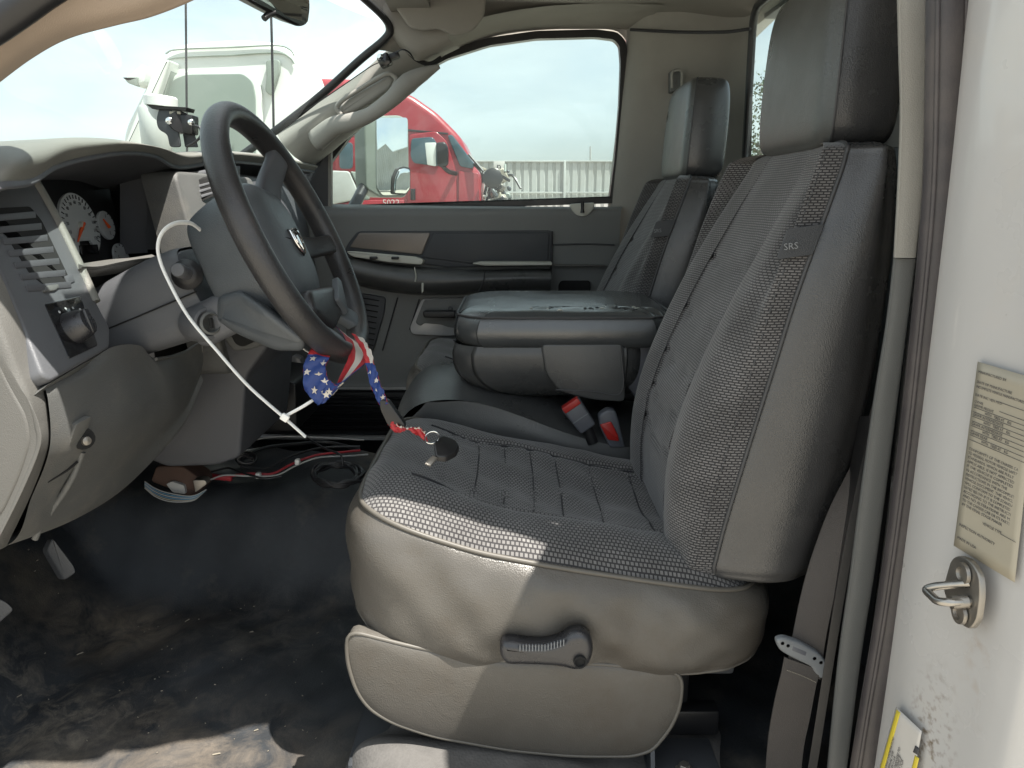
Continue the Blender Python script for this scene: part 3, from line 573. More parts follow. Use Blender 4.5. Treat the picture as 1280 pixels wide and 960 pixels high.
# headliner side rail above passenger window
surf('side_rail_trim', [
    UL([(520, 62), (560, 38), (610, 20), (680, 8), (760, 4), (830, 6)], 2.12),
    UL([(524, 72), (560, 50), (610, 32), (680, 21), (760, 18), (815, 20)], 2.20),
    UL([(538, 80), (566, 61), (614, 43), (675, 34), (760, 31), (796, 34)], 2.255),
    UL([(540, 84), (568, 65), (616, 46), (678, 37.5), (760, 35.5), (790, 38)], 2.30)], M['head'], cab, 40, 14, smooth=180)
# windshield: pinch band, glass
wb = UL([(300, 196, 2.10), (345, 163, 2.13), (400, 120, 2.11), (450, 75, 2.08), (480, 50, 2.06), (487, 36, 2.05), (478, 20, 2.03), (452, -4, 1.99), (430, -24, 1.93), (400, -50, 1.8)], 0)
tube('windshield_seal', wb, .0085, M['black'], cab, 8, 60, ell=(1.2, .7), smooth=180)
WS = [[np.array([x-.21*(1-((y-1.5)/.72)**2), y, z+.0*abs(y-1.5)]) for y in (.78, .95, 1.2, 1.5, 1.8, 2.05, 2.22)] for x, z in ((-.80, 1.40), (-.60, 1.625), (-.46, 1.765), (-.27, 1.945))]
surf('windshield', WS, M['glass_w'], cab, 24, 12, smooth=180)
surf('header_trim', [[(-.30, y, 1.975-.03*abs(y-1.5)) for y in (.8, 1.5, 2.08)], [(-.26, y, 1.975-.03*abs(y-1.5)) for y in (.78, 1.5, 2.1)], [(-.20, y, 1.97-.02*abs(y-1.5)) for y in (.76, 1.5, 2.16)]], M['head'], cab, 24, 8, thick=.012)
# passenger A pillar trim with its grab handle
ap = surf('windshield_pillar_trim', [
    UL([(345, 164, 2.14), (378, 142, 2.14), (410, 120, 2.14), (450, 92, 2.13), (478, 68, 2.12), (492, 55, 2.11), (500, 50, 2.10)], 0),
    UL([(352, 178, 2.11), (385, 153, 2.11), (420, 130, 2.11), (452, 108, 2.11), (480, 83, 2.11), (502, 68, 2.10), (515, 64, 2.09)], 0),
    UL([(368, 196, 2.13), (400, 172, 2.13), (430, 150, 2.13), (460, 128, 2.13), (492, 100, 2.13), (516, 82, 2.13), (528, 75, 2.13)], 0),
    UL([(385, 206, 2.18), (415, 186, 2.18), (440, 166, 2.18), (470, 146, 2.18), (500, 124, 2.18), (523, 105, 2.18), (533, 96, 2.18)], 0),
    UL([(398, 206, 2.27), (420, 186, 2.27), (445, 165, 2.27), (470, 146, 2.27), (500, 121, 2.27), (520, 102, 2.27), (530, 92, 2.27)], 0)], M['trim_beige'], cab, 50, 24, smooth=180)
plate('grab_recess', rnd(UL([(423, 132), (440, 118), (470, 102), (485, 92), (493, 98), (490, 110), (470, 124), (440, 142), (427, 144)], 2.085), .03, 5), (0, .03, 0), M['trim_beige'], cab, .012, 4)
gh = tube('grab_handle', UL([(395, 176, 2.12), (418, 158, 2.09), (440, 152, 2.06), (463, 143, 2.05), (488, 125, 2.05), (510, 104, 2.07), (530, 92, 2.08), (549, 83, 2.09)], 0), [.030, .026, .022, .019, .021, .026, .018, .006], M['trim_beige'], cab, 14, 50, ell=(1, .8), smooth=180)
tube('grab_recess_lip', UL([(426, 143), (421, 134), (430, 124), (452, 110), (472, 98), (487, 92), (495, 99), (492, 108)], 2.078), .006, M['trim_beige'], cab, 8, 40)
# near A pillar trim at the top left of the view
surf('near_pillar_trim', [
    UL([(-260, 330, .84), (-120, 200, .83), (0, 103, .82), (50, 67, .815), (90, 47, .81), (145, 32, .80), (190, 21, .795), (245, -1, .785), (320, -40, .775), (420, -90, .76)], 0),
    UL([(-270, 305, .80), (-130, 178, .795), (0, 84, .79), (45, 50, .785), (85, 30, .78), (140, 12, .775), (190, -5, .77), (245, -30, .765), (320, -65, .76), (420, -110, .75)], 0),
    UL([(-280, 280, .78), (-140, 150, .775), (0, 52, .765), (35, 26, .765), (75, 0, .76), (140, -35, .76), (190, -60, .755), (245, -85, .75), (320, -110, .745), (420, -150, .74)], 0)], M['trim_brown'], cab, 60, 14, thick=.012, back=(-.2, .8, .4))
tube('near_door_seal', UL([(-280, 262), (-140, 130), (-40, 55), (0, 28), (30, 7), (60, -14), (140, -62), (245, -110), (420, -175)], .745), .015, M['black'], cab, 10, 40, smooth=180)
surf('header_corner_trim', [UL([(395, -60, 1.86), (425, -32, 1.94), (447, -8, 2.0), (470, 14, 2.04), (484, 32, 2.06), (483, 48, 2.07), (470, 62, 2.075)], 0), UL([(420, -60, 1.90), (450, -34, 1.97), (470, -10, 2.03), (486, 12, 2.06), (494, 32, 2.07), (496, 50, 2.08), (486, 64, 2.09)], 0), UL([(470, -60, 1.98), (490, -36, 2.03), (505, -10, 2.07), (512, 14, 2.09), (514, 36, 2.10), (514, 56, 2.11), (510, 70, 2.12)], 0)], M['head'], cab, 40, 12, smooth=180, thick=.004, back=(0, 1, 0))
# sun visor and its mount
vs = rnd(UL([(486, -30), (488, 2), (497, 14), (512, 36), (530, 40), (548, 37), (568, 47), (592, 40), (606, 22), (608, 0), (606, -30)], 2.02), .012, 4)
tag(plate('sun_visor', vs, (-.004, .022, .01), M['head'], None, .009, 4), 'beige padded sun visor folded up against the headliner', 'sun visor')
surf('corner_mount', [UL([(474, -30), (490, -12), (508, 2), (525, 8), (545, 10), (566, 10)], 2.06), UL([(480, 22), (490, 30), (505, 44), (522, 55), (540, 52), (560, 44)], 2.05), UL([(484, 40), (494, 52), (508, 64), (522, 74), (545, 66), (570, 56)], 2.08), UL([(500, 60), (510, 70), (520, 78), (530, 82), (550, 72), (575, 60)], 2.16)], M['head'], cab, 24, 14, smooth=180)
tube('pillar_gap', UL([(508, 62), (516, 70), (524, 76), (538, 80), (552, 72)], 2.10), .006, M['void'], cab, 8, 20)

# rear-view mirror
t = thing('rearview_mirror', 'black framed rearview mirror tilted at the top of the windshield', 'mirror', tuple(U(350, 10, Y=1.5)))
mo = rnd(UL([(296, -32, 1.38), (384, -30, 1.58), (389, 8, 1.58), (386, 32, 1.575), (376, 35, 1.56), (352, 24, 1.51), (318, 6, 1.43), (300, -6, 1.39)], 0), .012, 4)
plate('mirror_housing', mo, (-.035, .008, .012), M['black'], t, .008, 4)
nn = newell(mo); nn = nn if nn[1] < 0 else -nn
plate('mirror_glass', inset(mo, .005, newell(mo))+nn*.0012, -nn*.002, M['mirror'], t, .001, 2)
tube('day_night_tab', UL([(330, 23, 1.47), (336, 18, 1.48), (343, 16, 1.49)], 0), .006, M['black'], t, 8, 8)
tube('mirror_stem', [U(345, 0, Y=1.52), U(345, -30, Y=1.50)+[-.06, 0, .02]], .009, M['black'], t, 8, 6)
# clip-on camera on the A pillar
t = thing('clip_camera', 'small black clip camera wired to the beige windshield pillar', 'camera', tuple(U(483, 76, Y=2.06)))
box('clip_body', U(481, 76, Y=2.05), (.032, .03, .03), M['black_gloss'], t, .006, rot=Matrix.Rotation(R(-25), 3, 'Y'))
box('clip_arm', U(491, 71, Y=2.06), (.035, .02, .016), M['black'], t, .004, rot=Matrix.Rotation(R(-18), 3, 'Y'))
lathe('lens', [(.001, .006), (.006, .006), (.008, 0)], U(475, 71, Y=2.035), (-.4, -1, .3), M['chrome'], t, 12)
tube('camera_wire', UL([(494, 66, 2.05), (503, 62, 2.045), (512, 66, 2.05), (517, 74, 2.07)], 0), .002, M['wire_black'], t, 6, 16)
tube('camera_wire', UL([(474, 78, 2.05), (462, 84, 2.08), (430, 106, 2.10), (380, 140, 2.10)], 0), .0015, M['wire_black'], t, 6, 16)
# dark corner triangle between A pillar and side glass
plate('window_corner_panel', rnd(UL([(372, 214), (404, 190), (411, 184), (411, 258), (404, 262), (372, 262)], 2.245), .006, 2), (0, .02, 0), M['door_dark'], pd, .003)
plate('corner_edge_trim', UL([(410, 184), (414, 182), (414, 258), (410, 258)], 2.242), (0, .02, 0), M['trim_beige'], pd, .001)
lathe('screw_plug', [(.001, .004), (.005, .003), (.006, 0)], U(391, 200, Y=2.24), (0, -1, 0), M['black'], pd, 12)

# ---- passenger door inner panel
def D(pts, y=2.25): return UL(pts, y)
def doorfn(A): return A
rows = [
    [U(x, 255+ (405-x)*-.012, Y=2.27) for x in (330, 405, 500, 600, 700, 780)],
    [U(x, 259, Y=2.235) for x in (330, 405, 500, 600, 700, 778)],
    [U(x, 266, Y=2.222) for x in (330, 405, 500, 600, 700, 776)],
    [U(x, 285, Y=2.225) for x in (330, 405, 500, 600, 700, 775)],
    [U(x, 340, Y=2.235) for x in (330, 405, 500, 600, 700, 773)],
    [U(x, 400, Y=2.24) for x in (330, 405, 500, 600, 700, 770)],
    [U(x, 470, Y=2.235) for x in (330, 405, 500, 600, 700, 766)],
    [U(x, 484, Y=2.23) for x in (330, 405, 500, 600, 700, 766)]]
pn = surf('door_panel', rows, M['door'], pd, 40, 40, smooth=40, thick=.01, back=(0, 1, 0))
plate('upper_insert', rnd(D([(433, 307), (447, 289), (690, 288), (690, 333), (560, 334), (430, 318)], 2.222), .012, 3), (0, .012, 0), M['door_dark'], pd, .002)
plate('insert_panel', rnd(D([(541, 291), (687, 290.5), (685, 331), (600, 331), (527, 322)], 2.219), .008, 3), (0, .01, 0), M['door_dark'], pd, .003)
plate('silver_insert', rnd(D([(437, 309), (449, 291), (538, 291), (527, 318.5)], 2.217), .006, 3), (0, .01, 0), M['door_silver'], pd, .002)
sp_ = plate('switch_plate', rnd(D([(432, 314), (441, 314), (520, 321), (530, 325), (527, 331), (488, 328), (440, 321)], 2.18), .01, 4), (0, .06, -.004), M['cream'], pd, .003); ORG[sp_.name] = ORG[pd.name]
for px in (467, 494): box('window_switch', U(px, 322.5, Y=2.176), (.022, .014, .008), M['black'], sp_, .003)
surf('armrest', [D([(426, 318), (480, 329), (530, 334), (600, 337), (655, 336), (689, 336)], 2.22), D([(428, 324), (480, 335), (530, 339), (600, 341), (655, 340), (689, 341)], 2.165), D([(432, 338), (480, 348), (530, 354), (600, 352), (655, 350), (689, 350)], 2.15), D([(438, 350), (480, 360), (530, 366), (600, 364), (655, 363), (688, 362)], 2.18), D([(442, 356), (480, 364), (530, 369), (600, 368), (655, 367), (687, 366)], 2.24)], M['vinyl_dark'], pd, 50, 24, smooth=180)
tube('armrest_seam', D([(518, 334), (520, 345), (519, 352)], 2.147), .002, M['cream'], pd, 6, 10)
tube('armrest_seam', D([(606, 340), (604, 352), (598, 364)], 2.149), .0016, M['thread'], pd, 6, 10)
plate('armrest_top_edge', rnd(D([(590, 330), (600, 328), (690, 328), (690, 331.5), (606, 332)], 2.17), .002, 2), (0, .05, 0), M['cream'], pd, .001)
plate('rear_ledge', rnd(D([(691, 330.5), (757, 331.5), (757, 333), (691, 333)], 2.205), .002, 2), (0, .03, 0), M['dash_light'], pd, .001)
tube('panel_groove', D([(690, 306), (735, 305), (768, 306)], 2.225), .002, M['door_dark'], pd, 6, 8)
tube('panel_groove', D([(690, 289), (689, 330), (686, 366)], 2.22), .003, M['thread'], pd, 6, 8)
plate('rear_recess', rnd(D([(698, 356), (702, 351), (738, 351), (738, 368), (698, 368)], 2.224), .008, 3), (0, .01, 0), M['void'], pd, .002)
# lock knob plate
kp = plate('lock_plate', rnd(D([(712, 255), (744, 253), (742, 262), (735, 269), (728, 271), (720, 269), (714, 262)], 2.215), .02, 5), (0, .012, 0), M['cream'], pd, .003, 3); ORG[kp.name] = ORG[pd.name]
tube('lock_knob', D([(728, 266), (728, 260), (728, 252)], 2.205), [.006, .004, .005], M['black'], kp, 10, 10)
# speaker grille, trim lines, pocket, latch
sg_ = plate('speaker_grille', rnd(D([(448, 366), (482, 372), (480, 392), (466, 440), (448, 436)], 2.228), .01, 3), (0, .01, 0), M['door_dark'], pd, .002); ORG[sg_.name] = ORG[pd.name]
for i in range(9): tube('grille_slot', D([(449, 372+i*7), (474-i*.9, 376+i*7)], 2.226), .0016, M['void'], sg_, 5, 2)
for a, b in (((497, 372), (478, 438)), ((524, 374), (512, 412))): tube('panel_groove', D([a, b], 2.232), .002, M['thread'], pd, 5, 2)
plate('open_pocket', rnd(D([(512, 410), (527, 374), (575, 372), (578, 418), (560, 420), (515, 418)], 2.226), .01, 3), (0, .01, 0), M['white_paint'], pd, .002)
plate('pocket_lining', rnd(D([(519, 404), (530, 375), (580, 372), (580, 412), (560, 409), (552, 406), (530, 404), (526, 408)], 2.224), .008, 3), (0, .01, 0), M['door'], pd, .002)
plate('latch_bar', rnd(D([(528, 390), (532, 389), (569, 389), (569, 398), (530, 397)], 2.19), .003, 2), (0, .02, 0), M['black'], pd, .003)
lathe('latch_bolt', [(.001, .01), (.006, .009), (.007, 0)], U(563, 386, Y=2.20), (0, -1, .3), M['black'], pd, 12)
plate('pull_edge', rnd(D([(527, 350), (530, 350), (529, 365), (527, 366)], 2.15), .001, 2), (0, .04, 0), M['cream'], pd, .0008)
# bottom of door: white rocker lines and black step
box('door_bottom', (-.25, 2.29, .93), (1.12, .05, .28), M['door_dark'], pd, .01)
plate('door_lower_edge', D([(330, 481), (430, 483), (560, 485), (560, 488), (430, 487), (330, 486)], 2.232), (0, .01, 0), M['white_paint'], pd, .001)
for i in range(5): tube('kick_panel_rib', D([(340, 497+i*9), (420, 497.5+i*9), (560, 499+i*9)], 2.245), .006, M['black'], pd, 6, 4)
plate('kick_panel', rnd(D([(338, 490), (560, 490), (560, 540), (345, 540)], 2.25), .02, 4), (0, .01, 0), M['black'], pd, .004)
box('sill_core', (-.25, 2.33, .70), (1.3, .06, .17), M['black'], cab, .005)
plate('passenger_sill', D([(300, 546), (420, 547), (560, 548), (560, 551), (420, 550), (300, 549)], 2.235), (0, .03, 0), M['white_paint'], cab, .001)
plate('white_cowl_edge', rnd(D([(363, 450), (366, 444), (376, 447), (379, 462), (386, 475), (387, 490), (374, 478), (365, 460)], 2.2), .006, 3), (0, .03, 0), M['white_paint'], cab, .003)

# ---- pickup's own passenger door mirror, outside the glass
t = thing('door_mirror', 'tall black towing mirror with small round mirror outside the passenger window', 'mirror', tuple(U(480, 250, Y=2.5)))
nrm = np.array([.785, -.619, -.011])
def MP(px, py, off=0):
    c = U(488, 195, Y=2.55); d = U(px, py, Y=1)-[0, 0, CAMZ]; tt = (c-[0, 0, CAMZ]).dot(nrm)/d.dot(nrm); return np.array([0, 0, CAMZ])+d*tt+nrm*off
hs = rnd([MP(*p) for p in [(456, 150), (466, 145), (500, 144), (511, 150), (512, 238), (506, 247), (476, 247), (458, 236)]], .012, 4)
mh = plate('mirror_housing', hs, -nrm*.05, M['truck_grey'], t, .006, 3)
plate('mirror_glass', rnd([MP(*p, .003) for p in [(469, 147), (509, 147), (510, 236), (504, 243.5), (477, 244), (470, 234)]], .012, 4), -nrm*.003, M['mirror'], t, .001)
cm = plate('spot_mirror_frame', rnd([MP(*p, .008) for p in [(488, 243), (489, 222), (495, 210), (503, 208), (511, 210), (511, 236), (505, 244)]], .008, 4), -nrm*.006, M['black'], t, .001); ORG[cm.name] = ORG[t.name]
c0 = np.mean([MP(*p, .009) for p in [(490, 241), (510, 210), (510, 240), (497, 211)]], axis=0)
pillow('spot_mirror', rnd([MP(*p, .009) for p in [(490, 241), (491, 224), (496, 212), (503, 210), (510, 212), (510, 235), (505, 242)]], .008, 4), .004, M['mirror'], cm, .001, ndir=nrm)
tube('mirror_arm', [MP(470, 225, -.04), U(440, 262, Y=2.40), U(420, 285, Y=2.33)], .018, M['black'], t, 8, 10)
# ============================================================ SEATS
from mathutils import noise
def lerp(x, xs, ys): return float(np.interp(x, xs, ys))
def smooth_interp(xs, ys):
    xs = np.array(xs, float); ys = np.array(ys, float)
    def f(x):
        # pchip-free smooth: local average of linear interpolation
        return float(np.mean([np.interp(x+d, xs, ys) for d in (-.02, -.01, 0, .01, .02)]))
    return f
XF = smooth_interp([1.02, 1.10, 1.15, 1.25, 1.39, 1.46, 1.52, 1.56], [.215, .212, .215, .238, .300, .338, .372, .395])   # bolster front
XP = smooth_interp([1.02, 1.10, 1.20, 1.30, 1.39, 1.47, 1.555], [.262, .276, .298, .321, .341, .364, .392])            # side seam
XR = smooth_interp([1.02, 1.08, 1.15, 1.26, 1.35, 1.42, 1.56], [.415, .428, .445, .462, .468, .472, .472])
YC = 1.135; HWB = .222
def back_ring(z, k=1.0, drop=0):
    f, p, r = XF(z), XP(z), XR(z); m = (f+r)/2; hw = HWB*(1-.07*max(0, (z-1.40)/.16)**2); dd = .9 if z < 1.42 else max(.15, .9-(z-1.42)*6)
    def q(x, y): return (m+(x-m)*k, YC+y*((.97-(.9-k)*1.04) if k < .9 else (k*.3+.7)), z+drop)
    fr = [q(p, -hw), q(p-.030, -hw+.004), q(f+.012, -hw+.025), q(f, -hw+.052), q(f+.001*dd, -hw+.085), q(f+.008*dd, -hw+.118)]
    ce = [q(f+.013*dd, -hw+.124), q(f+.012*dd, -.05), q(f+.012*dd, 0), q(f+.012*dd, .05), q(f+.013*dd, hw-.124)]
    fl = [(a[0], 2*YC-a[1], a[2]) for a in fr][::-1]
    sd = [q(p+.02, hw+.008), q((p+r)/2, hw+.018), q(r-.035, hw+.004), q(r-.004, hw-.04), q(r+.012, 0), q(r-.004, -hw+.04), q(r-.035, -hw-.004), q((p+r)/2, -hw-.018), q(p+.02, -hw-.008)]
    return fr, ce, fl, sd
def make_seat(label, grp):
    s = thing('truck_seat', label, 'seat', (0.05, YC, .76), grp)
    zs = [1.035, 1.05, 1.09, 1.15, 1.22, 1.30, 1.38, 1.45, 1.50, 1.53]
    rings = [back_ring(z) for z in zs]
    top = [back_ring(1.545, .985), back_ring(1.553, .955, .002), back_ring(1.558, .90, .005), back_ring(1.56, .74, .010), back_ring(1.56, .40, .012), back_ring(1.56, .06, .012)]
    bot = [back_ring(1.03, .30, -.022), back_ring(1.03, .78, -.020), back_ring(1.03, .90, -.013), back_ring(1.03, .965, -.004)]
    R_ = bot+rings+top
    def seamdip(A, where):
        return A
    bo = surf('backrest_bolster', [r[0] for r in R_], M['weave'], s, 26, 70, smooth=180); ORG[bo.name] = ORG[s.name]
    surf('backrest_bolster', [r[2] for r in R_], M['weave'], s, 26, 70, smooth=180)
    def quilt(A):
        # three cross seams pressed into the centre insert
        for zc, ww in ((1.475, 0), (1.415, 1), (1.335, 1), (1.265, 1), (1.205, 1), (1.15, 1)):
            if ww: A[:, :, 0] += .0055*np.exp(-((A[:, :, 2]-zc+.016*np.cos((A[:, :, 1]-YC)/.11*1.57))/.0035)**2)
        A[:, :, 0] -= .005*np.abs(np.cos((A[:, :, 2]-1.02)*math.pi/.09))*0
        # little creases
        A[:, :, 0] += .0022*np.sin(A[:, :, 2]*70+A[:, :, 1]*23)*np.exp(-((A[:, :, 2]-1.2)/.12)**2)
        return A
    surf('backrest_insert', [[r[0][-1]]+r[1]+[r[2][0]] for r in R_], M['weave_fine'], s, 30, 150, smooth=180, fn=quilt)
    surf('backrest_side', [[r[2][-1]]+r[3]+[r[0][0]] for r in R_], M['vinyl_back'], s, 60, 70, smooth=180)
    k = len(bot); pip = [np.array(R_[i][0][0])+[0, -.0012, 0] for i in range(k-1, len(R_)-1)]
    pip2 = [np.array([p[0], 2*YC-p[1], p[2]]) for p in pip]
    tube('backrest_piping', pip, .0028, M['piping_dark'], s, 7, 70); tube('backrest_piping', pip2, .0028, M['piping_dark'], s, 7, 70)
    # parallel stitch line on the bolster edge
    st = [np.array(R_[i][0][1])*.75+np.array(R_[i][0][0])*.25+[-.002, -.0015, 0] for i in range(k, len(R_)-3)]
    P = cr1(st, 120); dash = [tube('e', [P[i], P[i+1]], .0009, M['piping_dark'], None, 4, 2) for i in range(0, 118, 2)]
    join('stitching', dash, s)
    for sgn in (0, 2):
        sm = [np.array(R_[i][sgn][-1 if sgn == 0 else 0])+[.001, 0, 0] for i in range(k-1, len(R_)-1)]; tube('insert_seam', sm, .0009, M['thread'], s, 6, 60)
    # fabric flag tag sewn into the side seam
    z = 1.475; a = np.array([XP(z), YC-HWB-.003, z]); d = np.array([XP(1.44)-XP(1.475), 0, -.036]); o = np.array([-.042, .006, -.006])
    tg = plate('seam_tag', rnd([a+[0, -.002, 0], a+[0, -.002, 0]+d, a+d+o+[0, -.006, 0], a+o+[0, -.006, 0]], .004, 3), (0, .0015, 0), M['door_dark'], s, .0004, 1); ORG[tg.name] = ORG[s.name]
    text('tag_mark', 'SRS', a+o*.92+d*.7+[0, -.009, 0], (1, -.15, .14), (0, 0, 1), .011, M['guide'], tg)
    # headrest : rings along z
    hz = []
    def hr(z, k, kx=None):
        kx = kx or k; cx, cy, hx, hy = .440, YC, .050*kx, .150*k; lean = (z-1.68)*.02
        pts = []
        for (x, y) in [(-1, -.78), (-1.04, -.4), (-1.05, 0), (-1.04, .4), (-1, .78), (-.80, .96), (-.3, 1.0), (.3, 1.0), (.80, .93), (1, .7), (1.05, 0), (1, -.7), (.80, -.93), (.3, -1.0), (-.3, -1.0), (-.80, -.96)]: pts.append((cx+lean+x*hx, cy+y*hy, z))
        return pts
    HZ = [(1.566, .30), (1.5665, .62), (1.569, .80), (1.578, .925), (1.60, .985), (1.65, 1.0), (1.70, .985), (1.745, .95), (1.772, .88), (1.785, .75), (1.79, .5), (1.791, .1)]
    rows = [hr(z, k) for z, k in HZ]
    front = [r[:5]+[r[5]] for r in rows]; fr = [[r[-1]]+r[:6] for r in rows]; bk = [r[5:]for r in rows]
    surf('headrest_front', fr, M['head_vinyl'], s, 30, 60, smooth=180); surf('headrest_side', bk, M['vinyl_back'], s, 50, 60, smooth=180)
    for idx in (15, 5): tube('headrest_seam', [np.array(r[idx])+[0, -.001 if idx == 15 else .001, 0] for r in rows[1:-1]], .0016, M['piping_dark'], s, 6, 50)
    for dy in (-.07, .07): tube('headrest_post', [(.45, YC+dy, 1.52), (.45, YC+dy, 1.60)], .007, M['chrome'], s, 10, 3)
    # ---- cushion
    zp = smooth_interp([-.24, -.2, -.12, -.04, .06, .17, .30, .36], [1.108, 1.117, 1.088, 1.062, 1.042, 1.024, 1.003, 1.0])
    x0, x1, hw, rc = -.208, .338, .238, .055
    N = 132; loop = []
    for i in range(N):
        a = 2*math.pi*i/N; e = .30; cx, sx = math.cos(a), math.sin(a)
        loop.append(((x0+x1)/2+(x1-x0)/2*abs(cx)**e*np.sign(cx), hw*abs(sx)**e*np.sign(sx)))
    loop = np.array(loop); cc = np.array([(x0+x1)/2, 0])
    seg = np.linalg.norm(np.diff(np.vstack([loop, loop[:1]]), axis=0), axis=1); cs = np.concatenate([[0], np.cumsum(seg)]); tt = np.linspace(0, cs[-1], 161)[:-1]
    lp = np.vstack([loop, loop[:1]]); loop = np.stack([np.interp(tt, cs, lp[:, 0]), np.interp(tt, cs, lp[:, 1])], 1); N = 160
    def topz(x, y, f=0):
        e = max(0, min(hw-abs(y), x-x0, (x1-x)+.05)); e = min(e, (1-f)*.24); ay = hw-abs(y)
        z = zp(x)+.036*(1-math.exp(-e/.036))
        fx = 1/(1+math.exp(-(x+.105)/.012)); inner = 1/(1+math.exp(-(ay-.105)/.010))
        z -= .010*inner*fx
        z -= .005*math.exp(-((ay-.105)/.004)**2)*fx      # bolster seam
        if inner > .5: 
            for xs_ in (-.105, -.06, -.016, .028, .071, .13): z -= .0045*math.exp(-((x-xs_-.006*math.cos(y*9))/.004)**2)
            z -= .005*math.exp(-((x-.205)/.0045)**2)
        nv = noise.noise(Vector((x*9, y*9, 3)))*.0030+noise.noise(Vector((x*26, y*22, 7)))*.0016; z += nv*min(1, e/.03)
        z += .004*math.sin(x*17+1)*math.sin(y*14)+.0015*math.sin(y*55+x*30)
        z -= .016*math.exp(-((x-.17)**2/.02+(y)**2/.012))
        return z
    rings_ = []; K = 34
    for k in range(K):
        f = 1-(k/K); rings_.append(cc+(loop-cc)*f)
    V = []; uv = []
    for k_, rg in enumerate(rings_):
        for x, y in rg: V.append((x, YC+y, topz(x, y, 1-k_/K))); uv.append((x, y))
    V.append((cc[0], YC, topz(cc[0], 0))); uv.append((cc[0], 0))
    F = gfaces(K, N, True)+[((K-1)*N+i, (K-1)*N+(i+1) % N, K*N) for i in range(N)]
    # fabric faces split between bolster and insert
    V = np.array(V); mi = []; 
    for f in F:
        c = V[list(f)].mean(0); ay = hw-abs(c[1]-YC); mi.append(1 if (ay > .105 and c[0] > -.105 and c[0] < .205) else 0)
    fixn(mk('seat_cushion', V, F, None, s, uv, 180, mats=[M['weave_seat'], M['weave_fine2']], midx=mi))
    ln = []
    def topline(P): return [(x, YC+y, topz(x, y)+.0004) for x, y in P]
    for P in ([(.205, -.133), (.203, 0), (.205, .133)], [(x, -.133) for x in np.linspace(-.14, .22, 14)], [(x, .133) for x in np.linspace(-.14, .22, 14)]):
        tube('insert_seam', topline(cr1([(a_, b_, 0) for a_, b_ in P], 60)[:, :2]), .0015, M['thread'], s, 5, raw=True)
    for xs_ in (-.06, -.016, .028, .071, .13): tube('quilt_seam', topline([(xs_+.006*math.cos(y*9), y) for y in np.linspace(-.13, .13, 50)]), .0012, M['thread'], s, 5, raw=True)
    zb = smooth_interp([-.24, -.2, -.15, -.02, .22, .32, .36], [.972, .962, .928, .902, .893, .90, .93])
    def skirt(frac, out):
        pts = []
        for i in range(N):
            x, y = loop[i]; d = (loop[i]-cc); nx_, ny_ = loop[(i+1) % N]-loop[i-1]; nrm_ = np.array([ny_, -nx_]); nrm_ /= np.linalg.norm(nrm_)+1e-9
            z0, z1 = zp(x), zb(x); out2 = out+(noise.noise(Vector((x*13, y*13, frac*2.2)))*.006+noise.noise(Vector((x*34, y*34, frac*5)))*.0022)*min(1, frac*6)*(1 if out > .008 else .3)
            wv = 1+.10*math.sin(x*21+frac*4)+.07*math.sin(x*47-frac*9)+.05*math.sin(x*83+frac*17)
            pts.append((x+nrm_[0]*out2*wv, YC+y+nrm_[1]*out2*wv, z0+(z1-z0)*frac))
        return pts
    rows = [skirt(0, -.001), skirt(.04, .006), skirt(.15, .016), skirt(.35, .023), skirt(.6, .024), skirt(.82, .021), skirt(.94, .017), skirt(1.0, .010), skirt(1.0, -.03)]
    surf('cushion_side', rows, M['vinyl'], s, 220, 36, cu=True, smooth=180)
    tube('cushion_piping', skirt(0.0, .0015), .0034, M['piping'], s, 8, 300, closed=True)
    tube('cushion_hem', [p for p in skirt(.99, .014)], .0022, M['piping'], s, 7, 300, closed=True)
    return s
M['weave_fine2'] = weave('cushion_insert_weave', (.046, .044, .044), (.205, .197, .19), .0056, .0058, .0012, worn=.3)
M['weave_seat'] = weave('cushion_bolster_weave', (.042, .040, .041), (.205, .197, .19), .0058, .0060, .0012, worn=.3)
ds = make_seat('near driver seat in woven grey cloth with tan vinyl sides', 'front bucket seats')
# parts only the driver's seat shows
va = rnd(UL([(434, 786), (434, 825), (446, 862), (462, 884), (490, 901), (540, 918), (640, 936), (720, 943), (790, 943), (815, 936), (838, 908), (850, 880), (853, 838), (750, 828), (620, 824), (520, 808)], .885), .03, 4)
va[:, 1] = .882
vl = pillow('seat_valance', va, .007, M['vinyl'], ds, .02, ndir=(0, -1, 0), rings=10)
tube('valance_piping', [p for p in va], .0028, M['piping'], ds, 7, raw=True, closed=True)
box('seat_base', (.04, YC+.02, .835), (.44, .36, .16), M['black'], ds, .01)
for k, (a, b) in enumerate((((860, 846), (914, 866)),)):
    box('seat_frame_bracket', (.255, .93, .893), (.09, .05, .028), M['door_dark'], ds, .005)
# recline lever
lv = rnd(UL([(624, 814), (628, 805), (642, 804), (660, 808), (685, 808), (702, 803), (712, 794), (727, 791), (739, 798), (743, 814), (739, 830), (731, 840), (719, 841), (700, 836), (660, 834), (634, 834), (626, 826)], .842), .02, 4)
le = plate('recline_lever', lv, (0, .022, 0), M['handle'], ds, .011, 6, smooth=180); ORG[le.name] = ORG[ds.name]
for i in range(15): box('lever_rib', U(650+i*3.9, 809.5-max(0, i-8)*1.1, Y=.8415), (.0012, .003, .0085), M['guide'], le, 0)
lathe('lever_bolt', [(.001, .000), (.006, .000), (.0065, .0045), (.008, .0045), (.0085, .001)], U(725, 826, Y=.842), (0, -1, 0), M['void'], le, 18)
0 and lathe('lever_hub', [(.02, 0), (.02, .04)], U(725, 815, Y=.90), (0, -1, 0), M['black'], ds, 18)
0 and box('headrest_label', (.385, YC+.06, 1.566), (.012, .02, .004), M['sticker_white'], ds, .001)
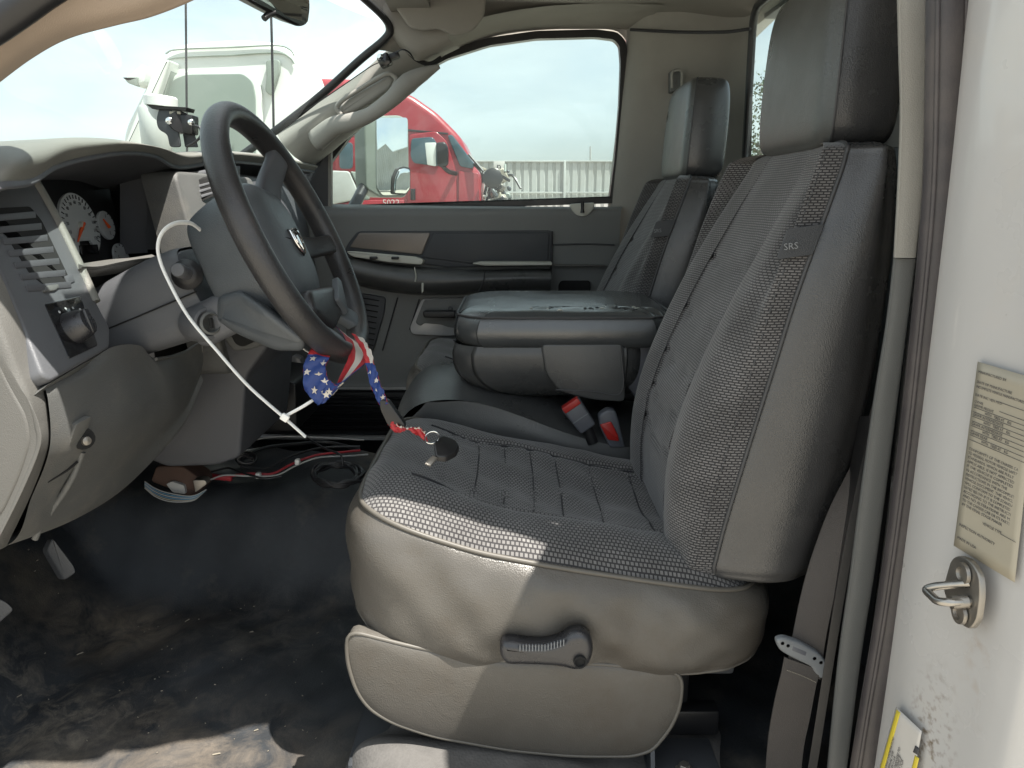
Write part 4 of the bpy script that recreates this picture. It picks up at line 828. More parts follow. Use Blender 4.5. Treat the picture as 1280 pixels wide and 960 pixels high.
def copy_tree(o, parent=None):
    c = o.copy(); COL.objects.link(c); c.parent = parent; ORG[c.name] = ORG.get(o.name, np.zeros(3))
    return c
KEEP = {'seat_valance', 'valance_piping', 'recline_lever', 'lever_hub', 'headrest_label', 'seat_frame_bracket'}
psd = copy_tree(ds); psd['label'] = 'far passenger seat in woven blue-grey cloth, half behind the console'
for ch in [c for c in ds.children]:
    if ch.name.split('.')[0] in KEEP: continue
    c = copy_tree(ch, psd)
    for g in ch.children: copy_tree(g, c)
psd.location = (ds.location.x-.035, YC+.79, ds.location.z); psd.rotation_euler = (0, R(2.2), 0)

# ============================================================ MIDDLE SEAT WITH CONSOLE
t = thing('centre_console', 'folding centre console with worn cracked vinyl lid between the seats', 'console', (.1, 1.53, .9))
cu = []
surf('jump_seat_cushion', [
    [(-.205, 1.40, .93), (-.215, 1.50, .93), (-.215, 1.60, .93), (-.205, 1.70, .93)],
    [(-.225, 1.375, 1.02), (-.235, 1.48, 1.03), (-.235, 1.62, 1.03), (-.225, 1.72, 1.02)],
    [(-.215, 1.375, 1.09), (-.225, 1.48, 1.105), (-.225, 1.62, 1.105), (-.215, 1.72, 1.09)],
    [(-.16, 1.375, 1.135), (-.17, 1.48, 1.155), (-.17, 1.62, 1.155), (-.16, 1.72, 1.135)],
    [(-.05, 1.375, 1.13), (-.05, 1.48, 1.15), (-.05, 1.62, 1.15), (-.05, 1.72, 1.13)],
    [(.15, 1.375, 1.06), (.15, 1.48, 1.09), (.15, 1.62, 1.09), (.15, 1.72, 1.06)],
    [(.34, 1.375, 1.03), (.34, 1.48, 1.06), (.34, 1.62, 1.06), (.34, 1.72, 1.03)]], M['vinyl_dark'], t, 30, 50, smooth=180)
surf('jump_seat_side', [[(-.20, 1.378, .9), (.0, 1.378, .9), (.2, 1.378, .9), (.34, 1.378, .9)], [(-.224, 1.376, 1.05), (.0, 1.37, 1.05), (.2, 1.37, 1.0), (.34, 1.37, .98)], [(-.16, 1.376, 1.135), (-.05, 1.376, 1.13), (.15, 1.376, 1.06), (.34, 1.376, 1.03)]], M['vinyl_dark'], t, 30, 14, smooth=180)
def rr(x0, x1, y0, y1, z, r, n=8):
    P = []
    for cx, cy, a0 in ((x0+r, y0+r, 180), (x1-r, y0+r, 270), (x1-r, y1-r, 0), (x0+r, y1-r, 90)):
        for i in range(n+1): a = R(a0+90*i/n); P.append((cx+r*math.cos(a), cy+r*math.sin(a), z))
    return P
def lidfn(A):
    # creases where the vinyl has cracked along the near edge
    A = A.copy(); d = np.exp(-((A[:, :, 1]-1.425)/.022)**2)*np.clip((A[:, :, 0]-.02)/.05, 0, 1)*(A[:, :, 2] > 1.28)
    A[:, :, 2] += d*.0035*np.sin(A[:, :, 0]*190+A[:, :, 1]*130)*np.sin(A[:, :, 0]*61+1); return A
lid_rows = [rr(-.108+i, .31-i, 1.385+i, 1.76-i, z, .07) for z, i in ((1.238, .03), (1.234, .012), (1.244, .001), (1.262, -.003), (1.280, .0), (1.292, .006), (1.300, .018), (1.3035, .035), (1.305, .06), (1.307, .10), (1.308, .14), (1.308, .17))]
lid_rows[-1] = [(.1+(p[0]-.1)*.05, 1.572+(p[1]-1.572)*.05, 1.308) for p in lid_rows[-2]]
ld = surf('console_lid', lid_rows, M['lid_vinyl'], t, 260, 70, cu=True, smooth=180, fn=lidfn); ORG[ld.name] = ORG[t.name]
tube('lid_seam', rr(-.1075+.003, .31-.003, 1.385+.003, 1.76-.003, 1.292, .07), .0022, M['piping_dark'], ld, 6, 140, closed=True)
# cracks with foam showing: thin torn flaps
rc_ = random.Random(5); cr = []
for i in range(34):
    x = rc_.uniform(.03, .24); y = rc_.gauss(1.432, .012); L = rc_.uniform(.006, .022); a = rc_.uniform(-1.2, 1.2); z = 1.3015+ (y-1.42)*.05
    cr.append(tube('e', [(x, y, z), (x+L*.5, y+L*.5*math.sin(a)*.6, z+.0022), (x+L, y+L*math.sin(a)*.6, z+.0008)], [.0006, .0016, .0005], M['void'] if i % 3 else M['cream'], None, 5, 6))
join('lid_cracks', cr, ld)
bin_rows = [rr(-.112+i, .255, 1.395+i*.7, 1.74-i*.5, z, .06) for z, i in ((1.236, .002), (1.215, -.003), (1.18, .004), (1.15, .03), (1.13, .075), (1.118, .14), (1.112, .2))]
surf('console_bin', bin_rows, M['vinyl_dark'], t, 160, 40, cu=True, smooth=180)
plate('console_top_rim', rr(-.100, .25, 1.41, 1.73, 1.2365, .05), (0, 0, -.02), M['void'], t, .002)
plate('bin_side_pocket', rnd(UL([(676, 430), (780, 430), (782, 503), (740, 500), (700, 490), (682, 468)], 1.386), .012, 3), (0, .02, 0), M['vinyl_dark'], t, .004)
tube('pocket_seam', UL([(776, 432), (777, 490), (740, 489), (695, 487)], 1.384), .0014, M['piping_dark'], t, 5, 20)
plate('hinge_bracket', rnd(UL([(782, 430), (840, 426), (840, 500), (800, 505), (782, 480)], 1.42), .01, 3), (0, .2, 0), M['buckle'], t, .004)
surf('jump_seat_back', [[(.30, 1.40, z), (.285, 1.48, z), (.285, 1.64, z), (.30, 1.72, z)] for z in (1.0, 1.15, 1.25)], M['vinyl_dark'], t, 12, 8, thick=.08, back=(1, 0, 0))

# ---- belt buckles
def buckle(label, c, ax, wv, L, W, redpos):
    ax = np.array(ax, float); ax /= np.linalg.norm(ax); wv = np.array(wv, float); wv -= ax*wv.dot(ax); wv /= np.linalg.norm(wv); n = np.cross(ax, wv); n = n if n[1] < 0 else -n
    t = thing('belt_buckle', label, 'seat belt buckle', tuple(np.array(c)-ax*L), 'seat belt buckles between the seats'); c = np.array(c)
    b = rnd([c+wv*W/2, c-wv*W/2, c-wv*W*.42-ax*L, c+wv*W*.42-ax*L], .006, 4)
    plate('buckle_body', b+n*.010, -n*.022, M['buckle'], t, .004, 3)
    plate('release_button', rnd([c+wv*W*.44-ax*.001+n*.0115, c-wv*W*.44-ax*.001+n*.0115, c-wv*W*.44-ax*.013+n*.0115, c+wv*W*.44-ax*.013+n*.0115], .002, 2)+ax*.002, -n*.018, M['red'], t, .001)
    plate('body_seam', [c+wv*W*.43-ax*L*.55+n*.0105, c-wv*W*.43-ax*L*.55+n*.0105, c-wv*W*.43-ax*(L*.55+.002)+n*.0105, c+wv*W*.43-ax*(L*.55+.002)+n*.0105], -n*.002, M['guide'], t, .0003)
    tube('buckle_stalk', [c-ax*L*.9, c-ax*L-np.array([-.01, 0, .03])], .010, M['black'], t, 8, 5, ell=(1, .5))
p1 = U(712, 503, Y=1.372); buckle('seat belt buckle with red button leaning left beside the console', p1, U(712, 503, Y=1.372)-U(742, 545, Y=1.372), U(722, 498, Y=1.372)-U(700, 512, Y=1.372), .062, .040, 0)
p2 = U(756, 524, Y=1.368); 
t2 = thing('belt_buckle', 'short seat belt buckle with its red button facing the driver, nearest the backrest', 'seat belt buckle', tuple(U(765, 560, Y=1.36)), 'seat belt buckles between the seats')
plate('buckle_body', rnd(UL([(748, 520), (760, 512), (770, 514), (782, 560), (762, 560), (750, 534)], 1.37), .006, 3), (0, .022, 0), M['buckle'], t2, .004)
plate('release_button', rnd(UL([(750, 531), (764, 527), (773, 545), (774, 552), (760, 550)], 1.3675), .003, 3), (0, .01, 0), M['red'], t2, .002)

# ---- driver's seat belt
t = thing('seat_belt', 'brown-grey driver seat belt hanging through its guide beside the seat', 'seat belt', tuple(U(985, 980, Y=.84)))
def web(name, L, Rr, m):
    rows = [[np.array(U(a[0], a[1], Y=a[2])), np.array(U((a[0]+b[0])/2, (a[1]+b[1])/2, Y=(a[2]+b[2])/2)), np.array(U(b[0], b[1], Y=b[2]))] for a, b in zip(L, Rr)]
    return surf(name, rows, m, t, 14, 50, thick=.0022, back=(0, 1, 0), smooth=50)
web('shoulder_belt', [(1110, 440, .93), (1074, 560, .91), (1036, 640, .885), (1008, 720, .86), (991, 796, .838), (985, 830, .836)], [(1113, 440, .90), (1086, 560, .88), (1064, 640, .86), (1048, 720, .845), (1032, 800, .834), (1026, 850, .832)], M['belt'])
web('lap_belt', [(981, 822, .832), (977, 842, .828), (968, 880, .83), (960, 930, .832), (955, 1000, .835)], [(1026, 838, .828), (1020, 858, .824), (1013, 895, .826), (1004, 940, .828), (998, 1010, .83)], M['belt'])
g = rnd(UL([(970, 800), (980, 797), (1000, 803), (1026, 818), (1036, 832), (1034, 846), (1027, 850), (1019, 843), (1016, 835), (985, 820), (974, 813)], .826), .008, 4)
gd = plate('belt_guide', g, (0, .008, 0), M['guide'], t, .0035, 4); ORG[gd.name] = ORG[t.name]
for px, py in ((978, 804), (985, 807), (1018, 823), (1026, 828)): lathe('guide_dimple', [(.001, .0006), (.0022, .0006)], U(px, py, Y=.8262), (0, -1, 0), M['black'], gd, 10)
plate('guide_print', UL([(991, 808), (1008, 815), (1007, 820), (990, 813)], .8258), (0, .001, 0), M['buckle'], gd, .0002)
P = cr1([U(984, 838, Y=.8255), U(1003, 845, Y=.824), U(1020, 853, Y=.8225)], 40)
join('belt_stitches', [tube('e', [P[i], P[i]+(P[i+1]-P[i])*.8], .0006, M['sticker_tan'], None, 4, 2) for i in range(0, 39, 2)], t)

# seat track bolted to the floor, near the sill
t = thing('seat_track', 'dirty steel seat track bracket bolted to the floor under the driver seat', 'bracket', tuple(U(890, 930, Y=.9)))
box('track_plate', (.235, .90, .742), (.10, .10, .008), M['door_dark'], t, .002)
box('track_rail', (.15, .97, .765), (.30, .03, .04), M['black'], t, .004)
bt = lathe('track_bolt', [(.001, .010), (.007, .010), (.008, .008), (.008, .002), (.013, .001), (.013, 0)], (.235, .885, .746), (0, 0, 1), M['steel'], t, 6)
plate('bracket_web', [np.array(p) for p in [(.185, .86, .745), (.19, .95, .745), (.195, .96, .86), (.19, .93, .86)]], (.006, 0, 0), M['door_dark'], t, .001)
box('front_bracket', (-.19, .94, .745), (.07, .12, .025), M['door_dark'], t, .006)

# carpeted riser and floor edge showing under the front of the seat
rz = []
for i, y in enumerate((.74, .78, .82, .86, .90, .94, .98, 1.02)):
    rz.append([(x+.01*math.sin(y*40), y, z+.004*math.sin(x*50+y*60)) for x, z in ((-.235, .70), (-.222, .735 if i < 6 else .72), (-.195, .775-.02*(i > 4)), (-.14, .785-.02*(i > 4)), (-.06, .775-.02*(i > 4)), (.05, .765-.02*(i > 4)), (.16, .745), (.30, .735))])
sr = surf('seat_riser', rz, mat('riser_carpet', (.10, .095, .09), .95, .25, 20, .8, 250), None, 40, 30, smooth=180, thick=.006, back=(0, 0, -1)); tag(sr, 'dusty grey carpeted riser in the sun below the driver seat skirt', 'seat riser')
# ============================================================ DASHBOARD
da = thing('dashboard', 'grey dashboard with instrument cluster, vents and headlight knob', 'dashboard', (-.75, .9, 1.2))
# top pad with the brow over the instruments
sil = [(-120, 205, .80), (0, 187, .84), (50, 178, .92), (100, 173, 1.02), (150, 175, 1.12), (190, 183, 1.22), (225, 192, 1.34), (262, 189, 1.5), (300, 190, 1.7), (350, 196, 2.0), (392, 206, 2.2)]
br = [(-120, 250, .78), (-10, 232, .79), (38, 226, .87), (70, 207, .96), (110, 196, 1.04), (155, 190, 1.14), (192, 194, 1.24), (222, 208, 1.34), (262, 203, 1.5), (300, 202, 1.7), (350, 208, 2.0), (392, 214, 2.2)]
def pick(L, n): return cr1([U(p[0], p[1], Y=p[2]) for p in L], n)
Sx, Bx = pick(sil, 60), pick(br, 60)
# enforce: silhouette row slightly forward of the brow row
mid = (Sx+Bx)/2+[.012, 0, .004]
back1 = Sx+[-.14, 0, -.008]; back2 = Sx+[-.20, 0, -.03]
lipo = Bx+[-.015, .0, -.006]
surf('dash_top_pad', [back2, back1, Sx+[-.03, 0, 0], Sx, mid, Bx], M['dash_top'], da, 90, 30, smooth=180)
surf('brow_lip', [Bx+[.001, 0, .003], Bx+[.002, -.002, -.005], Bx+[-.02, .0, -.007], Bx+[-.16, .02, -.045]], M['dash_dark'], da, 90, 12, smooth=60)
# instrument cluster
XG = -.70
cl = plate('cluster_housing', rnd([np.array(p) for p in [(XG, .90, 1.53), (XG, 1.05, 1.56), (XG, 1.25, 1.565), (XG, 1.36, 1.55), (XG+.03, 1.36, 1.33), (XG+.03, .90, 1.30)]], .02, 3), (-.03, 0, 0), M['black'], da, .004); ORG[cl.name] = ORG[da.name]
dash_n = np.array([.985, 0, .17])
def G(px, py, off=0):
    d = U(px, py, Y=1)-[0, 0, CAMZ]; c = np.array([XG+.016, 1.1, 1.45]); k = (c-[0, 0, CAMZ]).dot(dash_n)/d.dot(dash_n); return np.array([0, 0, CAMZ])+d*k+dash_n*off
def dial(px, py, sy, r, nums, cut, s0=215, s1=-35):
    c = G(px, py, .004); u = np.array([0, 1, 0.]); v = np.array([-.17, 0, .985])
    P = [c+u*r*math.cos(R(a))+v*r*math.sin(R(a)) for a in np.linspace(0, 360, 41)[:-1]]
    if cut: P = [c+u*r*math.cos(R(a))+v*r*math.sin(R(a)) for a in np.linspace(-58, 238, 40)]+[c-u*r*.30-v*r*.45, c+u*r*.30-v*r*.45]
    f = plate('gauge_face', P, -dash_n*.004, M['gauge'], cl, .0005, 1)
    for a in np.linspace(s0, s1, nums*2-1): 
        q = c+(u*math.cos(R(a))+v*math.sin(R(a)))*r*.93+dash_n*.001; e = c+(u*math.cos(R(a))+v*math.sin(R(a)))*r*.82+dash_n*.001
        ticks.append(tube('e', [q, e], .0008, M['ink'], None, 4, 2))
    return c, u, v
ticks = []
c, u, v = dial(98, 283, 0, .052, 13, True)
for i, s_ in enumerate(['0', '10', '20', '30', '40', '50', '60', '70', '80', '90', '100', '110', '120']):
    a = R(215-i*250/12); q = c+(u*math.cos(a)+v*math.sin(a))*.0365+dash_n*.0008-u*.003-v*.002; text('gauge_number', s_, q, u, v, .0075, M['ink'], cl, .0001)
a = R(222); tube('gauge_needle', [c+dash_n*.003-(u*math.cos(a)+v*math.sin(a))*.006, c+dash_n*.003+(u*math.cos(a)+v*math.sin(a))*.036], [.0035, .0012], M['orange'], cl, 6, 6)
lathe('needle_hub', [(.001, .005), (.006, .005), (.007, 0)], c, dash_n, M['cream'], cl, 14)
c, u, v = dial(131, 282, 0, .024, 3, False, 60, -60)
tube('gauge_needle', [c+dash_n*.003-v*.004, c+dash_n*.003+v*.010-u*.012], [.003, .001], M['orange'], cl, 6, 4)
text('gauge_number', 'F', c+v*.012+dash_n*.001, u, v, .008, M['ink'], cl, .0001); text('gauge_number', 'E', c-v*.016+dash_n*.001, u, v, .008, M['ink'], cl, .0001)
c, u, v = dial(150, 322, 0, .024, 3, False, 150, 30); text('gauge_number', 'C', c-u*.014+dash_n*.001, u, v, .007, M['ink'], cl, .0001)
join('gauge_ticks', ticks, cl)
plate('odometer', rnd([G(95, 307, .006), G(118, 306, .006), G(120, 318, .006), G(98, 320, .006)], .002, 2), -dash_n*.004, M['black_gloss'], cl, .0008)
# cluster side walls and lower ledge
surf('cluster_wall', [UL([(183, 222, 1.335), (184, 312, 1.335)], 0), UL([(200, 224, 1.35), (198, 310, 1.35)], 0), UL([(212, 226, 1.36), (214, 290, 1.35)], 0)], M['shroud'], da, 8, 12, smooth=60, thick=.006, back=(0, 1, 0))
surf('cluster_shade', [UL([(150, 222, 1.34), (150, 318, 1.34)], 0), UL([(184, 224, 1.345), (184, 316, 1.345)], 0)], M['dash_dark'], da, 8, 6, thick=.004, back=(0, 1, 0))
surf('cluster_ledge', [UL([(98, 330, .985), (118, 327, 1.04), (140, 324, 1.10), (164, 322, 1.16), (190, 318, 1.24)], 0), UL([(103, 334, .98), (124, 334, 1.03), (148, 329, 1.10), (170, 325, 1.16), (194, 322, 1.24)], 0), UL([(107, 345, .98), (130, 345, 1.03), (150, 342, 1.10), (175, 338, 1.16), (198, 330, 1.24)], 0)+np.array([-.03, 0, 0])], M['dash_light'], da, 24, 8, thick=.006, back=(-.7, 0, -.7))
# near bezel: frame with vent and headlight switch; two axes of the slanted face
bz = UL([(-60, 190, .965), (-8, 203, .96), (30, 212, .96), (43, 226, .965), (72, 275, .965), (100, 332, .97), (120, 376, .97), (137, 410, .975), (137, 432, .975), (62, 477, .81), (53, 470, .805), (30, 408, .80), (0, 335, .80), (-60, 215, .80)], 0)
bp_ = np.array(bz); bn = newell(bp_); bn = bn if bn[0] > 0 else -bn; bc = bp_.mean(0)
def BZ(px, py, off=0):
    d = U(px, py, Y=1)-[0, 0, CAMZ]; k = (bc-[0, 0, CAMZ]).dot(bn)/d.dot(bn); return np.array([0, 0, CAMZ])+d*k+bn*off
bzp = rnd([BZ(*p) for p in [(-60, 188), (-8, 202), (30, 211), (43, 226), (72, 275), (100, 332), (120, 376), (138, 410), (138, 434), (64, 477), (53, 468), (30, 408), (0, 335), (-60, 215)]], .006, 3)
bez = plate('switch_bezel', bzp, -bn*.03, M['shroud'], da, .004, 3); ORG[bez.name] = ORG[da.name]
tube('bezel_edge', [BZ(*p, -.002) for p in [(-20, 198), (30, 211), (44, 227), (72, 276), (100, 333), (120, 377)]], .0075, M['dash_top'], da, 8, 40)
tube('bezel_split', [BZ(-20, 233, .0005), BZ(0, 229, .0005), BZ(40, 226, .0005)], .0012, M['void'], da, 5, 6)
# vent opening + slats (individual)
plate('vent_opening', rnd([BZ(*p, .0006) for p in [(-40, 262), (37, 258), (52, 276), (85, 345), (88, 355), (60, 360), (38, 344), (-20, 250)]], .004, 2), -bn*.004, M['void'], bez, .0004, 1)
for i in range(7):
    y = 268+i*14.6; xl = -6+i*7.4; xr = 42+i*7.4
    P = [BZ(xl-8, y+2, .003), BZ(xr, y-3, .003), BZ(xr+2.5, y+4.5, .001), BZ(xl-4, y+9.5, .001)]
    plate('vent_slat', P, -bn*.004, M['dash_dark'], bez, .0008, 2)
for i in range(2): plate('vent_slat', [BZ(-20, 212+i*11, .003), BZ(10+i*8, 212+i*11, .003), BZ(14+i*8, 217+i*11, .003), BZ(-20, 219+i*11, .003)], -bn*.004, M['black'], bez, .0008, 2)
plate('vent_thumbwheel', rnd([BZ(*p, .003) for p in [(52, 363), (56, 358), (70, 356), (72, 360), (67, 364), (54, 366)]], .003, 3), -bn*.004, M['dash'], bez, .001, 2)
plate('vent_tab', rnd([BZ(*p, .002) for p in [(79, 346), (88, 343), (93, 352), (84, 356)]], .002, 2), -bn*.004, M['dash_dark'], bez, .001, 2)
sw = plate('headlight_switch', rnd([BZ(*p, .001) for p in [(55, 380), (100, 370), (122, 432), (86, 449)]], .004, 3), -bn*.006, M['black_gloss'], bez, .001, 2)
sy, sx = BZ(88, 398, .001)-BZ(88, 418, .001), None
cK = BZ(90, 411, .001)
lathe('headlight_knob', [(.020, 0), (.019, .006), (.0165, .017), (.014, .021), (.001, .022)], cK, bn, M['handle'], bez, 28)
box('knob_grip', cK+bn*.022, (.006, .010, .030), M['handle'], bez, .003, rot=Matrix.Rotation(R(-15), 3, 'Y'))
for px, py in ((72, 391), (80, 387), (89, 386), (98, 388)): lathe('switch_icon', [(.001, .0006), (.0016, .0006), (.0018, 0)], BZ(px, py, .0022), bn, M['gauge'], bez, 8)
plate('bezel_lower_return', [BZ(66, 477, -.004), BZ(138, 435, -.004), BZ(139, 447, -.02), BZ(60, 487, -.02)], -bn*.01, M['dash'], da, .001, 1)
box('dash_filler', (-.95, 1.5, 1.28), (.34, 1.36, .44), M['void'], da, .01)
box('dash_filler', (-.765, 1.26, 1.43), (.02, .8, .24), M['void'], da, .002)
box('dash_filler', (-.77, 1.3, 1.20), (.26, .86, .24), M['void'], da, .01)  # unseen filler block, widened to keep sun off the floor
# end cap facing the door + light shoulder strip
surf('dash_shoulder', [
    [U(*p, Y=.80) for p in [(-80, 196), (-10, 322), (20, 390), (40, 445), (52, 480), (60, 520), (60, 560), (38, 620), (8, 683)]],
    [U(*p, Y=.785) for p in [(-90, 210), (-20, 345), (10, 405), (30, 455), (44, 490), (52, 525), (53, 560), (30, 622), (0, 687)]],
    [U(*p, Y=.772) for p in [(-110, 240), (-40, 365), (-5, 420), (18, 465), (34, 498), (42, 530), (44, 560), (20, 620), (-12, 690)]],
    [U(*p, Y=.772) for p in [(-170, 260), (-90, 385), (-40, 440), (-5, 480), (18, 510), (30, 535), (30, 562), (8, 618), (-28, 690)]],
    [U(*p, Y=.780) for p in [(-330, 270), (-240, 400), (-200, 450), (-190, 490), (-180, 520), (-180, 545), (-180, 570), (-190, 620), (-200, 690)]]], M['dash_light'], da, 70, 24, smooth=180)
plate('fuse_cover', rnd(UL([(-160, 330), (-60, 330), (-20, 410), (10, 480), (33, 520), (38, 552), (25, 595), (-5, 660), (-160, 660)], .770), .03, 6), (0, .008, 0), M['dash_light'], da, .004, 4)
# lower knee panel
KP = [
    [(52, 478, .80), (100, 460, .88), (140, 434, .95), (175, 432, 1.02), (192, 447, 1.06), (225, 440, 1.15), (250, 428, 1.22)],
    [(60, 500, .795), (106, 480, .87), (148, 458, .955), (184, 456, 1.035), (206, 463, 1.08), (232, 454, 1.165), (253, 438, 1.225)],
    [(62, 560, .795), (110, 550, .865), (160, 530, .955), (197, 517, 1.05), (218, 502, 1.105), (238, 482, 1.175), (254, 452, 1.225)],
    [(40, 620, .80), (85, 607, .87), (135, 590, .96), (175, 566, 1.05), (205, 541, 1.11), (233, 508, 1.17), (251, 466, 1.22)],
    [(8, 682, .80), (45, 669, .86), (92, 650, .95), (142, 620, 1.04), (187, 577, 1.10), (224, 532, 1.16), (247, 480, 1.21)]]
kr = [[U(p[0], p[1], Y=p[2]) for p in r] for r in KP]; kr.append([p+np.array([-.10, 0, .0]) for p in kr[-1]]); kr.append([p+np.array([-.3, 0, .05]) for p in kr[-2]])
surf('knee_panel', kr, M['dash'], da, 60, 60, smooth=180)
lp_ = plate('hood_release_plate', rnd(UL([(86, 528, .835), (106, 518, .865), (97, 548, .865), (72, 570, .835)], 0), .004, 3)+np.array([.012, -.006, 0]), (-.012, .006, 0), M['dash'], da, .001, 2)
lathe('release_recess', [(.001, .004), (.012, .003), (.013, 0)], U(103, 546, Y=.862)+[.006, -.008, 0], (.8, -.6, .1), M['void'], da, 16)
lathe('release_latch', [(.001, .008), (.005, .007), (.006, .002), (.007, 0)], U(104, 548, Y=.862)+[.006, -.008, 0], (.8, -.6, .1), M['steel'], da, 16)
tube('panel_groove', [U(58, 600, Y=.825)+[.004, -.006, 0], U(80, 586, Y=.85)+[.006, -.006, 0], U(92, 575, Y=.862)+[.008, -.006, 0]], .0018, M['void'], da, 5, 10)
tube('panel_crease', [U(100, 563, Y=.868)+[.006, -.006, 0], U(85, 600, Y=.865)+[.006, -.006, 0], U(52, 652, Y=.86)+[.004, -.004, 0], U(42, 672, Y=.858)+[.004, -.004, 0]], .004, M['dash'], da, 8, 20)
tube('knee_edge', [U(195, 449, Y=1.06), U(225, 443, Y=1.15), U(250, 429, Y=1.22), U(253, 440, Y=1.225)], .0025, M['dash_light'], da, 6, 20)
# centre stack side seen under the wheel
plate('centre_stack_side', rnd(UL([(185, 574), (250, 470), (262, 425), (330, 395), (345, 420), (308, 470), (300, 572), (270, 582), (208, 584)], 1.33), .01, 3), (0, .30, 0), M['dash_dark'], da, .006, 3)
plate('centre_stack_face', rnd([np.array(p) for p in [(-.56, 1.31, 1.55), (-.56, 1.70, 1.55), (-.50, 1.70, 1.20), (-.50, 1.31, 1.20)]], .02, 3), (-.06, 0, 0), M['dash'], da, .006)
plate('far_dash_face', rnd([np.array(p) for p in [(-.60, 1.70, 1.56), (-.60, 2.22, 1.555), (-.55, 2.22, 1.20), (-.55, 1.70, 1.20)]], .02, 3), (-.2, 0, 0), M['dash_dark'], da, .008)
plate('lower_tray', rnd(UL([(298, 470), (370, 478), (372, 540), (300, 545)], 1.75), .01, 3), (0, .2, 0), M['black'], da, .005)
surf('centre_bezel', [UL([(206, 222, 1.35), (214, 250, 1.35), (232, 298, 1.34)], 0), UL([(222, 218, 1.38), (232, 250, 1.38), (248, 298, 1.37)], 0), UL([(262, 212, 1.46), (268, 250, 1.46), (275, 298, 1.45)], 0), UL([(300, 208, 1.56), (300, 250, 1.56), (300, 298, 1.55)], 0)], M["shroud"], da, 20, 20, smooth=180, thick=.01, back=(-1, .2, 0))
cv = plate('centre_vent', rnd([U(*p)+np.array([.012, 0, 0]) for p in [(234, 226, 1.39), (266, 218, 1.45), (272, 240, 1.45), (244, 252, 1.39)]], .004, 3), (-.01, 0, 0), M['void'], da, .001); ORG[cv.name] = ORG[da.name]
for i in range(3): plate('vent_slat', [U(236+i*3, 232+i*6, Y=1.39)+[.014, 0, 0], U(266+i, 224+i*6, Y=1.45)+[.014, 0, 0], U(266+i, 226.5+i*6, Y=1.45)+[.014, 0, 0], U(237+i*3, 235+i*6, Y=1.39)+[.014, 0, 0]], (-.006, 0, 0), M['shroud'], cv, .0006, 1)
# small brake-release recess beside the column
plate('pocket_frame', rnd(UL([(270, 405), (300, 395), (350, 410), (345, 425), (318, 436), (292, 440), (284, 430)], 1.28), .008, 3), (-.01, .04, 0), M['dash'], da, .004)
plate('pocket_void', rnd(UL([(284, 410), (300, 400), (334, 412), (335, 420), (303, 434), (294, 430)], 1.277), .006, 3), (0, .01, 0), M['void'], da, .001)
for p in ((312, 413), (315, 420)): lathe('pocket_screw', [(.001, .003), (.003, .002), (.0035, 0)], U(*p, Y=1.275), (0, -1, .2), M['chrome'], da, 10)

# ============================================================ STEERING COLUMN AND WHEEL
tilt = R(24.5); C0 = np.array([-.314, 1.115, 1.451]); ax = np.array([math.cos(tilt), 0, math.sin(tilt)]); eu = np.array([-math.sin(tilt), 0, math.cos(tilt)]); ey = np.array([0, 1., 0])
def WP(y, u, t=0): return C0+ey*y+eu*u+ax*t
co = thing('steering_column', 'grey steering column shroud with stalk and ignition behind the wheel', 'steering column', tuple(WP(0, 0, -.3)))
def srect(y0, y1, u0, u1, t, e=.45, n=28, sk=0):
    P = []
    for i in range(n):
        a = 2*math.pi*i/n; c, s = math.cos(a), math.sin(a)
        P.append(WP((y0+y1)/2+(y1-y0)/2*abs(c)**e*np.sign(c), (u0+u1)/2+(u1-u0)/2*abs(s)**e*np.sign(s), t))
    return P
surf('column_shroud', [srect(-.06, .06, -.072, .050, -.145), srect(-.062, .062, -.074, .054, -.16), srect(-.064, .064, -.072, .056, -.20), srect(-.068, .068, -.062, .052, -.27), srect(-.07, .07, -.05, .048, -.33), srect(-.075, .075, -.05, .05, -.42)], M['shroud'], co, 60, 40, cu=True, smooth=180)
plate('column_front_cap', srect(-.058, .058, -.070, .048, -.146), -ax*.01, M['shroud'], co, .003)
tube('shroud_split', [WP(-.0655, -.015, -.14), WP(-.0665, -.012, -.22), WP(-.070, -.008, -.30)], .0012, M['void'], co, 5, 10)
sb = WP(-.062, .010, -.140)
lathe('stalk_boot', [(.020, 0), (.021, .008), (.015, .014), (.012, .016)], sb, (.15, -1, .15), M['black'], co, 20)
st_ = tube('turn_stalk', [sb, sb+[.004, -.02, .004], sb+[.008, -.04, .008]], [.009, .009, .0085], M['dash_dark'], co, 14, 8); lathe('stalk_knob', [(.0085, 0), (.0095, .004), (.0095, .014), (.008, .018), (.001, .019)], sb+[.008, -.04, .008], (.15, -1, .2), M['shroud'], co, 20)
ic = WP(-.045, -.070, -.185)
bb_ = lathe('ignition_barrel', [(.026, -.03), (.026, .0), (.022, .008), (.018, .009), (.017, .002), (.010, .002), (.009, .010), (.001, .010)], U(258, 404, Y=1.045), (.75, -.65, .1), M['shroud'], co, 26)
lathe('ignition_ring', [(.015, 0), (.016, .004), (.013, .006), (.012, 0)], U(262, 404, Y=1.035), (.75, -.65, .1), M['trim_grey'], co, 22)
box('key_slot', U(264, 404, Y=1.03), (.004, .006, .014), M['void'], co, .001)
box('ignition_housing', U(272, 398, Y=1.065), (.075, .05, .06), M['shroud'], co, .015, rot=Matrix.Rotation(-tilt, 3, 'Y'), seg=4)

